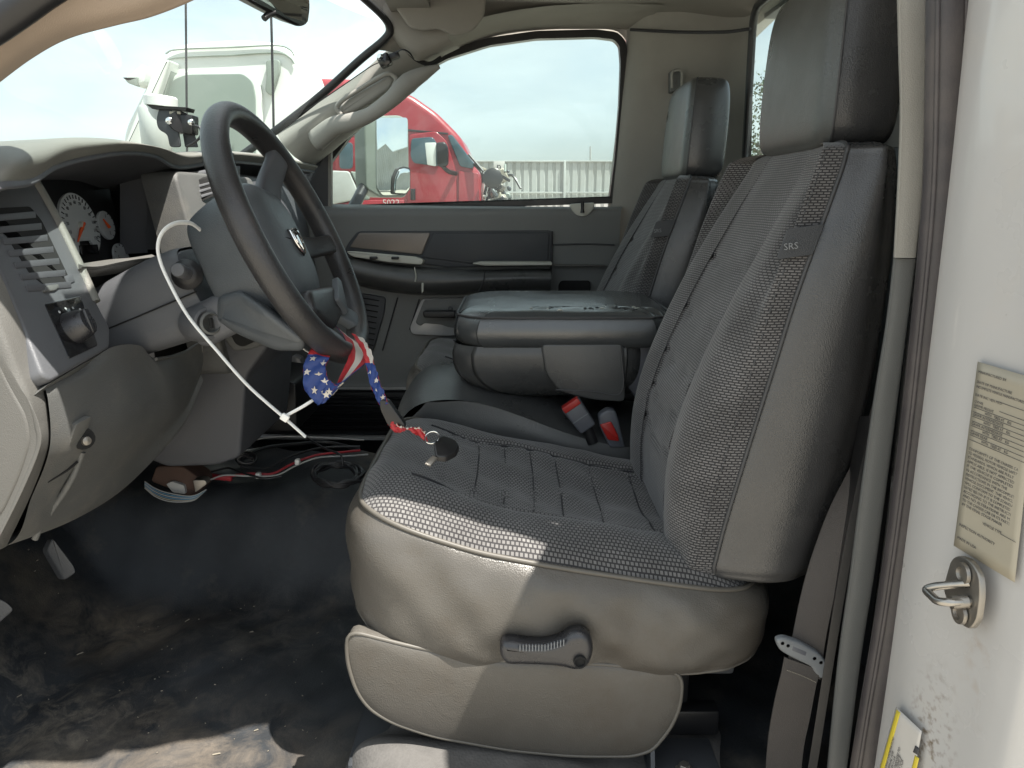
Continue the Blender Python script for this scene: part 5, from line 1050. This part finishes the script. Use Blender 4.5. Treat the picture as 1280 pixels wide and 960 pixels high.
sw_ = thing('steering_wheel', 'four spoke steering wheel with worn leather rim and ram head emblem', 'steering wheel', tuple(C0))
RW, rr_ = .183, .0168
ring = [WP(RW*math.cos(a), RW*math.sin(a)) for a in np.linspace(0, 2*math.pi, 97)[:-1]]
tube('wheel_rim', ring, rr_, M['rim'], sw_, 20, raw=True, closed=True, smooth=180, ell=(1.08, .95))
rim_seams = []
for a in (52, 128+27, -5): 
    pass
PT = .034
def pad(k, t, top=.090, bot=-.102, hwp=.078):
    P = []; t = t-PT
    for i in range(40):
        a = 2*math.pi*i/40; c, s = math.cos(a), math.sin(a); wv = hwp*(1-.18*max(0, s)**2) if s > 0 else hwp*(1-.28*s*s)
        y, u = wv*abs(c)**.45*np.sign(c), (top if s > 0 else -bot)*abs(s)**.5*np.sign(s); q = R(-10); P.append(WP((y*math.cos(q)-u*math.sin(q))*k, (y*math.sin(q)+u*math.cos(q))*k, t))
    return P
surf('hub_back_cover', [pad(.60, -.088), pad(.74, -.088), pad(.86, -.080), pad(.95, -.05), pad(1.0, -.015), pad(1.0, -.006)], M['wheelgrey'], sw_, 80, 24, cu=True, smooth=180)
ap_ = surf('airbag_pad', [pad(1.0, -.006), pad(1.0, .004), pad(.965, .014), pad(.88, .022), pad(.7, .029), pad(.4, .033), pad(.03, .034)], M['wheelgrey'], sw_, 80, 30, cu=True, smooth=180); ORG[ap_.name] = ORG[sw_.name]
tube('pad_seam', pad(.995, -.005), .0014, M['void'], ap_, 5, 120, closed=True)
for s_ in (-1, 1): tube('pad_crease', [WP(s_*.022, -.002, .0342-PT), WP(s_*.05, .004, .0285-PT), WP(s_*.075, .008, .016-PT)], .0009, M['void'], ap_, 5, 12)
# emblem : shield with a ram's head, flat badge
def E(y, u, t=.036): return WP(y, u-.008, t-PT)
em = plate('wheel_emblem', rnd([E(-.019, .020), E(.019, .020), E(.018, -.004), E(.0, -.024), E(-.018, -.004)], .004, 3), -ax*.004, M['black'], ap_, .001, 2)
eb = [tube('e', [E(-.016, .017, .037), E(.016, .017, .037), E(.015, -.003, .037), E(0, -.020, .037), E(-.015, -.003, .037), E(-.016, .017, .037)], .0013, M['chrome'], None, 6, 30)]
for s_ in (-1, 1): eb.append(tube('e', [E(0, .009, .038), E(s_*.007, .014, .038), E(s_*.013, .009, .038), E(s_*.013, -.001, .038), E(s_*.0085, -.004, .038), E(s_*.008, .002, .038)], .0017, M['chrome'], None, 6, 18))
eb.append(plate('e', [E(-.004, .010, .0385), E(.004, .010, .0385), E(.0035, -.004, .0385), E(.0, -.014, .0385), E(-.0035, -.004, .0385)], -ax*.002, M['chrome'], None, .0005, 1))
join('emblem_relief', eb, ap_)
# spokes
def spoke(ang, w0, w1, m, t0=-.055, t1=-.002, r0=.055, name='spoke'):
    a = R(ang); d = np.array([math.cos(a), math.sin(a)]); p = np.array([-d[1], d[0]])
    rows = []
    for r, w_, t in ((r0, w0, t0+.020), ((r0+RW)/2, (w0+w1)/2*.86, (t0+t1)/2+.006), (RW-.02, w1*.95, t1), (RW-.004, w1*1.25, t1)):
        ringp = []
        for k in range(12):
            b = 2*math.pi*k/12; q = d*r+p*w_/2*abs(math.cos(b))**.6*np.sign(math.cos(b)); ringp.append(WP(q[0], q[1], t+.010*abs(math.sin(b))**.6*np.sign(math.sin(b))))
        rows.append(ringp)
    return surf(name, rows, m, sw_, 36, 20, cu=True, smooth=180)
spoke(47, .07, .045, M['dash_dark']); spoke(-8, .05, .034, M['rim'], -.055); spoke(172, .06, .04, M['dash_dark']); spoke(133, .05, .036, M['dash_dark']); spoke(-62, .06, .042, M['wheelgrey'], -.055); spoke(-112, .13, .085, M['shroud'], -.060)
plate('spoke_cover', rnd(UL([(272, 372, 1.03), (300, 364, 1.02), (332, 386, 1.0), (384, 426, 1.0), (380, 441, 1.01), (345, 440, 1.02), (300, 421, 1.03), (268, 402, 1.04)], 0), .010, 4), (-.02, .06, 0), M['wheelgrey'], sw_, .012, 4, smooth=180)
0 and tube('cover_seam', UL([(316, 378, 1.016), (338, 404, 1.0), (352, 409, .998)], 0), .0012, M['void'], sw_, 5, 12)
# lower switch pod wrapping the hub
plate('switch_pod', rnd([WP(*p) for p in [(-.07, -.075, .004), (.075, -.085, .004), (.06, -.13, .002), (-.03, -.145, .002), (-.085, -.11, .002)]], .02, 4), -ax*.035, M['rim'], sw_, .01, 3)
plate('spoke_trim', rnd([WP(*p, .010) for p in [(.028, -.105), (.085, -.075), (.095, -.085), (.045, -.135)]], .006, 3), -ax*.01, M['wheelgrey'], sw_, .003, 2)

# ============================================================ LOOSE THINGS
# back-up camera bracket on the dash
t = thing('camera_bracket', 'black hinged camera bracket with steel bolts on top of the dash', 'bracket', tuple(U(215, 184, Y=1.42)))
YB = 1.42
plate('top_plate', rnd(UL([(183, 131), (234, 134), (232, 139), (226, 138), (218, 137), (197, 137), (190, 136)], YB), .001, 2), (0, .035, 0), M['black'], t, .001)
plate('side_plate', rnd(UL([(198, 136), (213, 136), (222, 148), (222, 160), (226, 184), (212, 184), (209, 168), (198, 162), (195, 152)], YB+.004), .006, 3), (0, .004, 0), M['door_dark'], t, .001)
lathe('camera_barrel', [(.001, 0), (.017, 0), (.0185, .003), (.0185, .03), (.001, .031)], U(222, 155, Y=YB+.03), (.5, -.8, .05), M['black'], t, 24)
box('camera_body', U(236, 156, Y=YB+.02), (.026, .03, .034), M['black'], t, .004, rot=Matrix.Rotation(R(6), 3, 'Y'))
box('bracket_label', U(219, 141, Y=YB+.005), (.020, .004, .005), M['sticker_tan'], t, .001)
plate('rear_leg', rnd(UL([(228, 166), (242, 166), (247, 184), (231, 184)], YB+.02), .002, 2), (0, .004, 0), M['door_dark'], t, .001)
for p, r_ in (((212, 151), .0062), ((239, 153), .0058)): lathe('bracket_bolt', [(r_, 0), (r_*1.02, .003), (r_*.7, .0055), (.001, .0065)], U(*p, Y=YB-.001), (0, -1, 0), M['chrome'], t, 16)
tube('camera_cable', UL([(243, 157, YB-.002), (250, 160, YB-.004), (251, 170, YB-.004), (243, 178, YB), (234, 183, YB+.005)], 0), .0024, M['wire_black'], t, 8, 24)
# white sensor/cup standing behind it
t = thing('plastic_bottle', 'translucent white plastic container behind the camera bracket on the dash', 'container', tuple(U(195, 184, Y=1.52)))
lathe('container_body', [(.024, 0), (.027, .004), (.027, .078), (.024, .084)], U(197, 190, Y=1.53), (0, 0, 1), M['truck_white'], t, 26)
lathe('container_lid', [(.030, 0), (.030, .016), (.027, .019), (.001, .021)], U(201, 133, Y=1.53), (0.1, 0, 1), M['zip'], t, 26)
# white zip tie
t = thing('zip_tie', 'long white plastic zip tie looped round the steering column', 'zip tie', tuple(U(355, 522, Y=.97)))
tube('tie_strap', UL([(250, 287, 1.045), (238, 279, 1.02), (220, 279, .99), (205, 288, .965), (198, 303, .955), (199, 322, .95), (210, 350, .945), (235, 395, .94), (270, 437, .945), (310, 482, .955), (354, 521, .97), (382, 546, .98)], 0), .0029, M['zip'], t, 8, 90, ell=(1, .55))
tube('tie_strap', UL([(355, 521, .972), (382, 506, .985), (399, 493, 1.0), (406, 474, 1.02), (400, 455, 1.05), (385, 440, 1.08), (360, 425, 1.09), (337, 415, 1.10), (300, 395, 1.14)], 0), .0022, M['zip'], t, 8, 60, ell=(1, .55))
box('tie_head', U(356, 522, Y=.968), (.011, .006, .010), M['zip'], t, .002, rot=Matrix.Rotation(R(35), 3, 'Y'))
# flag lanyard
t = thing('lanyard', 'stars and stripes lanyard tied on the steering wheel rim', 'lanyard', tuple(U(430, 480, Y=1.1)))
def ribbon(cent, W, name, mfun, segs=None):
    """cent = [(px,py,Y, wx,wy)] width direction in pixels"""
    n = 46; P = cr1([U(c[0], c[1], Y=c[2]) for c in cent], n)
    Wv = np.array([U(c[0]+c[3], c[1]+c[4], Y=c[2]+(c[5] if len(c) > 5 else 0))-U(c[0], c[1], Y=c[2]) for c in cent]); Wv = cr1(Wv, n)
    A = np.stack([P-Wv/2+(Wv)*k/6 for k in range(7)], 1); V = []
    A[:, :, 1] += np.array([[.0022*math.sin(j*.55+k*1.1)+.0012*math.sin(j*1.3-k*2) for k in range(7)] for j in range(n)]); F = []; mi = []
    V = A.reshape(-1, 3); nn_ = np.cross(np.gradient(A, axis=0), np.gradient(A, axis=1)); nn_ /= np.linalg.norm(nn_, axis=2, keepdims=True)+1e-9
    V2 = (A+nn_*.0009).reshape(-1, 3); k = len(V); F = gfaces(n, 7); F2 = [tuple(reversed([q+k for q in f])) for f in F]; mi = [mfun(j/(n-1), i) for j in range(n-1) for i in range(6)]
    ed = [i for i in range(7)]+[j*7+6 for j in range(1, n)]+[(n-1)*7+i for i in range(5, -1, -1)]+[j*7 for j in range(n-2, 0, -1)]; E = [(a, b, b+k, a+k) for a, b in zip(ed, ed[1:]+ed[:1])]
    o = mk(name, np.vstack([V, V2]), F+F2+E, None, t, None, 180, mats=[M['flag_red'], M['flag_white'], M['flag_blue']], midx=mi+mi+[mi[0]]*len(E)); return A, nn_
def star(c, n, r, up):
    c = np.array(c); n = np.array(n); a = np.array(up, float); a -= n*a.dot(n); a /= np.linalg.norm(a); b = np.cross(n, a)
    V = [c+(a*math.cos(k*math.pi/5)+b*math.sin(k*math.pi/5))*(r if k % 2 == 0 else r*.42) for k in range(10)]; return plate('lanyard_star', V, -n*.0005, M['flag_white'], t, .0001, 1, smooth=0)
def stripe(f, i): return (0 if i % 2 == 0 else 1)
stripes2 = lambda f, i: [0, 0, 1, 1, 0, 0][i]
blue = lambda f, i: 2
A1, n1 = ribbon([(404, 436, 1.02, 20, 14), (398, 446, 1.0, 27, 4), (393, 462, .99, 28, -2), (397, 482, .985, 30, -14), (410, 494, .985, 24, -24)], 0, 'lanyard_ribbon', lambda f, i: 0 if f < .22 else 2)
A2, n2 = ribbon([(402, 494, .985, 12, -26), (416, 490, .99, 18, -24), (428, 478, 1.0, 24, -22), (440, 462, 1.02, 28, -12), (449, 446, 1.04, 28, 0), (446, 430, 1.07, 26, 8), (432, 418, 1.10, 20, 16), (424, 412, 1.12, 12, 12)], 0, 'lanyard_ribbon', lambda f, i: 2 if f < .26 else stripes2(f, i))
A3, n3 = ribbon([(446, 420, 1.05, 14, 6), (456, 434, 1.03, 12, 2), (462, 452, 1.01, 11, 2), (467, 472, 1.0, 12, -2), (474, 492, .99, 12, -3), (481, 506, .985, 10, -4)], 0, 'lanyard_ribbon', lambda f, i: (0 if i < 3 else 1) if f < .42 else 2)
def put(A, nn_, j, i, r):
    q = A[j, i]; n = nn_[j, i]; n = n if n[1] < 0 else -n; star(q+n*.0016, n, r, (0, 0, 1))
for j, i in ((14, 2), (18, 5), (24, 1), (26, 4), (33, 5), (36, 2), (40, 3), (44, 4)): put(A1, n1, j, i, .0058)
for j, i in ((3, 3), (8, 5), (9, 2)): put(A2, n2, j, i, .0058)
for j, i in ((24, 2), (29, 4), (34, 2), (39, 4)): put(A3, n3, j, i, .0045)
plate('quick_clip', rnd(UL([(474, 500), (485, 501), (507, 532), (504, 539), (493, 539), (484, 531), (475, 512)], .983), .004, 3), (0, .012, 0), M['black'], t, .002, 2)
plate('quick_clip_eye', rnd(UL([(488, 516), (492, 514), (498, 530), (494, 532)], .9845), .002, 2), (0, .002, 0), M['buckle'], t, .0005, 1)
A4, n4 = ribbon([(488, 528, .985, 8, -5), (499, 537, .98, 5, -8), (510, 536, .976, 2, -2), (522, 539, .975, 1, -10), (533, 546, .972, -3, -13)], 0, 'key_strap', lambda f, i: 1 if i == 5 else 0)
ring_c = U(540, 547, Y=.968)
tube('key_ring', [ring_c+np.array([math.cos(a)*.0095, math.sin(a)*.006, math.sin(a)*.0065+.001*math.cos(a)]) for a in np.linspace(0, 6.283, 25)[:-1]], .0009, M['chrome'], t, 6, raw=True, closed=True)
k = thing('car_key', 'black headed car key lying on the grey woven driver cushion', 'key', tuple(U(555, 562, Y=.955)))
plate('key_head', rnd(UL([(542, 556, .952), (545, 549, .970), (555, 545, .982), (570, 551, .982), (574, 558, .972), (570, 566, .958), (557, 573, .944), (545, 572, .942)], 0)+np.array([0, 0, .002]), .004, 4), (0, .003, -.008), M['black'], k, .0025, 3)
plate('key_highlight', rnd(UL([(549, 553, .966), (564, 555, .972), (563, 557, .970), (549, 555.5, .964)], 0)+np.array([0, -.0008, .0008]), .0005, 1), (0, .001, -.001), M['fence'], k, .0002, 1)
plate('key_blade', UL([(541, 569, .945), (547, 572, .943), (538, 582, .930), (531, 579, .930), (535, 574, .937)], 0), (0, .001, -.002), M['steel'], k, .0004, 1)
# wires and clutter on the hump
def W(name, pts, r, m, label, cat='cable', grp=None, seg=50):
    P = []
    for p in pts:
        q = U(p[0], p[1], Y=p[2]) ; P.append(q)
    o = tube(name, P, r, m, None, 7, seg); tag(o, label, cat, grp); return o
W('cable', [(225, 588, 1.42), (250, 597, 1.42), (275, 597, 1.44), (310, 592, 1.46), (340, 592, 1.47), (365, 580, 1.50), (395, 569, 1.53), (430, 565, 1.56), (450, 563, 1.58)], .0026, M['wire_red'], 'red power cable running along the floor hump')
W('cable', [(230, 592, 1.41), (255, 601, 1.41), (280, 594, 1.43), (310, 595, 1.45), (345, 594, 1.46), (370, 582, 1.49), (398, 572, 1.52), (435, 570, 1.55), (460, 568, 1.57)], .0018, M['wire_grey'], 'pale grey cable running beside the red cable on the hump')
W('cable', [(300, 575, 1.50), (330, 560, 1.60), (370, 555, 1.66), (410, 553, 1.70), (450, 562, 1.66)], .004, M['wire_black'], 'thick black cable crossing the top of the hump', seg=30)
W('cable', [(382, 546, 1.55), (405, 560, 1.5), (425, 568, 1.47), (429, 582, 1.46)], .0022, M['wire_black'], 'thin black cable curling below the end of the zip tie', seg=30)
W('cable', [(225, 583, 1.43), (240, 590, 1.44), (262, 595, 1.45), (290, 598, 1.45)], .006, M['wire_red'], 'thick red cable stub poking out under the dash', seg=20)
W('cable', [(300, 580, 1.48), (295, 571, 1.5), (305, 566, 1.5), (318, 569, 1.49), (318, 577, 1.47), (306, 579, 1.46), (297, 574, 1.46), (306, 569, 1.46), (316, 573, 1.45)], .0035, M['wire_black'], 'small black cable loop under the dash edge', seg=50)
W('cable', [(300, 583, 1.47), (335, 585, 1.50), (360, 572, 1.54), (400, 560, 1.60), (450, 558, 1.62)], .0026, M['wire_black'], 'black cable lying directly behind the red cable on the hump', seg=40)
W('cable', [(305, 552, 1.68), (345, 546, 1.72), (400, 547, 1.74), (455, 550, 1.74)], .0022, M['wire_grey'], 'thin grey cable along the far edge of the hump', seg=30)
W('cable', [(262, 590, 1.46), (285, 585, 1.48), (300, 590, 1.46), (330, 598, 1.44), (352, 595, 1.45)], .0022, M['wire_black'], 'short black cable under the red cable by the brown connector', seg=30)
pts = []
for i in range(130):
    a = i/90*2*math.pi*5.3; r_ = 1+.12*math.sin(i*.7); pts.append(U(418+29*r_*math.cos(a)+i*.05, 599+13*r_*math.sin(a), Y=1.47+.05*math.sin(a)*-1)+[0, 0, .004*math.sin(i*1.3)+.01])
o = tube('cable_coil', pts, .0036, M['wire_black'], None, 7, 260); tag(o, 'coiled black cable lying against the front of the driver seat', 'cable coil')
for px, py, y in ((323, 594, 1.455), (372, 577, 1.495)): box('cable_tie', U(px, py, Y=y), (.010, .014, .012), M['zip'], None, .003); tag(bpy.data.objects['cable_tie' if px == 323 else 'cable_tie.001'], 'small white tie on the cables, %s' % ('left one near the loop' if px == 323 else 'right one on the red cable'), 'cable tie', 'white cable ties')
t = thing('wiring_connector', 'brown wiring block with frayed multicolour wires under the dash', 'connector', tuple(U(225, 620, Y=1.36)))
plate('connector_block', rnd(UL([(195, 583), (228, 583), (252, 600), (254, 612), (240, 622), (214, 612), (188, 602)], 1.38), .006, 2), (0, .05, 0), M['cardboard'], t, .003)
plate('silver_foil', rnd(UL([(207, 605), (215, 602), (230, 607), (232, 618), (216, 616)], 1.372), .004, 2), (0, .01, 0), M['wire_grey'], t, .001)
for i, m in enumerate(['wire_grey', 'wire_blue', 'wire_grey', 'wire_blue', 'sticker_tan', 'wire_grey']): tube('loose_wire', UL([(181, 602+i*1.6, 1.37), (195, 611+i*2, 1.36), (214, 617+i*2, 1.355), (240, 620+i*1.2, 1.36), (258-i, 612+i, 1.37)], 0), .0010, M[m], t, 5, 20)
plate('metal_bracket', rnd(UL([(241, 600), (256, 600), (259, 605), (244, 616)], 1.36), .003, 2), (0, .02, 0), M['steel'], t, .001)
# pedals
for nm, P, y, lb in (('pedal', [(-30, 770), (-10, 745), (8, 752), (18, 762), (0, 778), (-20, 800)], .93, 'grey edge of the brake pedal at the far left'), ('pedal', [(58, 688), (66, 672), (93, 708), (95, 716), (80, 726)], 1.02, 'dark accelerator pedal hanging under the dash')):
    o = plate(nm, rnd(UL(P, y), .006, 3), (-.02, .02, -.01), M['door_dark'], None, .003); tag(o, lb, 'pedal', 'foot pedals')
# crumbs and straw on the floor mat
fl = []; rg = random.Random(11); V = []; F = []
for i in range(130):
    if rg.random() < .6: px, py = rg.gauss(210, 110), rg.gauss(830, 60)
    else: px, py = rg.uniform(0, 420), rg.uniform(640, 950)
    q = U(px, max(py, 650), Z=.72); 
    if q[1] > 1.36 or q[1] < .8 or q[0] > -.2: continue
    z = floorz(q[0], q[1])+.002; L = rg.uniform(.0005, .0016) if rg.random() < .9 else rg.uniform(.002, .006); a = rg.uniform(0, 3.14); d = np.array([math.cos(a), math.sin(a), 0])*L; e = np.array([-d[1], d[0], 0])*rg.uniform(.15, .3); c = np.array([q[0], q[1], z]); k0 = len(V)
    V += [c-d-e, c+d-e, c+d+e, c-d+e, c-d*.8+[0, 0, .0012], c+d*.8+[0, 0, .0016]]; F += [(k0, k0+1, k0+5, k0+4), (k0+2, k0+3, k0+4, k0+5), (k0, k0+4, k0+3), (k0+1, k0+2, k0+5)]
o = mk('floor_debris', V, F, M['straw'], None, None, 0); tag(o, 'bits of straw and crumbs scattered on the black floor mat', 'debris', kind='stuff')

# ============================================================ STRIKER AND STICKERS ON THE JAMB
JX = .3925
def J(px, py, off=0): p = U(px, py, X=JX-off); return p
t = thing('door_striker', 'worn steel door striker loop bolted to the white jamb', 'striker', tuple(J(1200, 745)))
plate('striker_plate', rnd([J(*p, .004) for p in [(1188, 700), (1196, 694), (1212, 700), (1224, 720), (1225, 745), (1221, 775), (1212, 787), (1202, 782), (1188, 765), (1178, 735)]], .006, 4), (.005, 0, 0), M['steel'], t, .0015, 3)
for p in ((1205, 717), (1201, 766)):
    lathe('striker_bolt', [(.010, 0), (.0095, .003), (.006, .0035), (.005, .001), (.001, .001)], J(*p, .005), (-1, 0, 0), M['steel'], t, 16)
a1, a2 = J(1200, 733, .004), J(1208, 750, .004)
tube('striker_loop', rnd([J(1213, 729, .003), J(1168, 733, .022), J(1156, 737, .027), J(1172, 752, .027), J(1186, 753, .022), J(1213, 752, .003)], .004, 4, closed=False), .0036, M['worn_chrome'], t, 10, raw=True)
tube('loop_sleeve', [J(1190, 753, .017), J(1210, 752, .005)], .0055, M['steel'], t, 12, 3)
t = thing('certification_sticker', 'long tan certification sticker with small print on the white jamb', 'sticker', tuple(J(1250, 720)))
# sticker stands on the jamb's slightly curved face: built on the jamb plane
def jx(y): return float(np.interp(y, [.505, .512, .518, .535, .56, .60, .655, .69, .715], [.79, .51, .445, .417, .407, .401, .391, .391, .395]))
Ys = [J(1222, 452)[1], J(1292, 475)[1]]
def JS(px, py, off):
    p = U(px, py, X=JX)
    for _ in range(12): p = U(px, py, X=jx(p[1])-off+.004*0)
    return p
def jsurf(name, TL, TR, BR, BL, m, par, off, nu=10, nv=16):
    rows = []
    for j in range(nv):
        f = j/(nv-1); rows.append([JS((TL[0]*(1-f)+BL[0]*f)*(1-g)+(TR[0]*(1-f)+BR[0]*f)*g, (TL[1]*(1-f)+BL[1]*f)*(1-g)+(TR[1]*(1-f)+BR[1]*f)*g, off) for g in np.linspace(0, 1, nu)])
    return surf(name, rows, m, par, nu, nv, thick=.0004, back=(1, 0, 0), smooth=180)
JO = -.010
def jframe(TL, TR, BR, BL, fu, fv, off):
    x = (TL[0]*(1-fv)+BL[0]*fv)*(1-fu)+(TR[0]*(1-fv)+BR[0]*fv)*fu; y = (TL[1]*(1-fv)+BL[1]*fv)*(1-fu)+(TR[1]*(1-fv)+BR[1]*fv)*fu; return JS(x, y, off)
OFF = .004
Q = ((1222, 452), (1296, 474), (1268, 728), (1192, 682))
jsurf('sticker_sheet', *Q, M['sticker'], t, OFF)
lines = [('MANUFACTURED BY', .045, .03), ('DATE OF MANUFACTURE', .10, .03), ('INCOMPLETE VEHICLE MANUFACTURED BY', .125, .03), ('DATE INC VEH MFD', .17, .03), ('GVWR', .205, .03), ('GAWR FRONT', .225, .03), ('          WITH   TIRES AT    KG', .25, .1), ('GAWR INTERMEDIATE', .275, .03), ('          WITH   TIRES AT    KG', .30, .1), ('GAWR INTERMEDIATE', .325, .03), ('          WITH   TIRES AT    KG', .35, .1), ('GAWR REAR', .375, .03), ('          WITH   TIRES AT    KG', .40, .1),
         ('CONFORMITY OF THE CHASSIS CAB', .46, .04), ('TO FEDERAL MOTOR VEHICLE SAFETY', .483, .04), ('STANDARDS, WHICH ARE FULLY', .506, .04), ('APPLICABLE, IS NOT AFFECTED', .529, .04), ('IF THE VEHICLE IS COMPLETED', .552, .04), ('IN ACCORDANCE WITH THE', .575, .04), ('INSTRUCTIONS IN THE INCOMPLETE', .598, .04), ('VEHICLE DOCUMENT. THIS VEHICLE', .621, .04), ('WILL CONFORM TO THE STANDARDS', .644, .04), ('LISTED BELOW IF IT IS COMPLETED', .667, .04), ('ACCORDING TO THE INSTRUCTIONS', .690, .04), ('AND NO ALTERATIONS ARE MADE', .713, .04), ('TO THE CHASSIS CAB OR ITS PARTS', .736, .04), ('BY THE FINAL STAGE MAKER', .759, .04), ('VEHICLE TYPE', .80, .4), ('INSPECTION AUTHORITY', .87, .04), ('MADE IN USA', .94, .04)]
tx = []
def jt(s, Q, fu, fv, hfrac, wmax, m):
    o = jframe(*Q, fu, fv, OFF+.0009); r = jframe(*Q, min(.97, fu+.25), fv, OFF+.0009)-o; up = jframe(*Q, fu, fv-.05, OFF+.0009)-o
    L = np.linalg.norm(up)/.05; size = L*hfrac; wtot = np.linalg.norm(r)/(min(.97, fu+.25)-fu)*wmax; wx = wtot/(len(s)*size*.62+1e-6)
    return text('e', s, o, r, up, size, m, None, .00005, min(wx, 1.1), .0)
for s, fv, fu in lines: tx.append(jt(s, Q, fu, fv+.012, .020, .93-fu if len(s) > 26 else .034*len(s.rstrip())*.9, M['ink']))
join('printed_text', tx, t)
rl = []
for fv in (.165, .212, .237, .262, .287, .312, .337, .362, .387, .412, .805):
    f0 = .45 if fv in (.165, .212) else .03 if fv != .805 else .7
    a, b = jframe(*Q, f0, fv+.006, OFF+.0006), jframe(*Q, .95, fv+.006, OFF+.0006); m_ = jframe(*Q, (f0+.95)/2, fv+.006, OFF+.0006); rl.append(tube('e', [a, m_, b], .00022, M['ink'], None, 4, 8))
join('form_lines', rl, t, 'stuff')
t = thing('warning_sticker', 'white and yellow tyre loading sticker low on the white jamb', 'sticker', tuple(J(1120, 960)))
Q2 = ((1120, 884), (1152, 914), (1134, 1010), (1092, 985)); OFF = .006
jsurf('sticker_sheet', *Q2, M['sticker_white'], t, OFF)
jsurf('yellow_band', (1120.5, 887), (1125, 891), (1097, 990), (1092.5, 986), M['yellow'], t, OFF+.0006, 4)
jsurf('yellow_band', (1143.5, 944), (1148.5, 948), (1134, 1008), (1129, 1004), M['yellow'], t, OFF+.0006, 4)
jsurf('black_square', (1144, 932), (1149, 936), (1147, 944), (1141, 940), M['ink'], t, OFF+.0008, 4, 4)
tx = []
for i, s in enumerate(['TIRE AND LOADING INFORMATION', 'SEE OWNERS MANUAL FOR', 'VEHICLES MADE IN U.S.A.', 'WHEN MAKING CHANGES TO', 'MANUFACTURER ITEMS IF', 'POSSIBLE SEE LABEL FOR', 'DETAILS']):
    o = jframe(*Q2, .20+i*.085, .97, OFF+.0012); r = jframe(*Q2, .20+i*.085, .5, OFF+.0012)-o; up = jframe(*Q2, .10+i*.085, .97, OFF+.0012)-o
    tx.append(text('e', s, o, r, up, .0048, M['ink'], None, .00005, .9))
join('printed_text', tx, t)
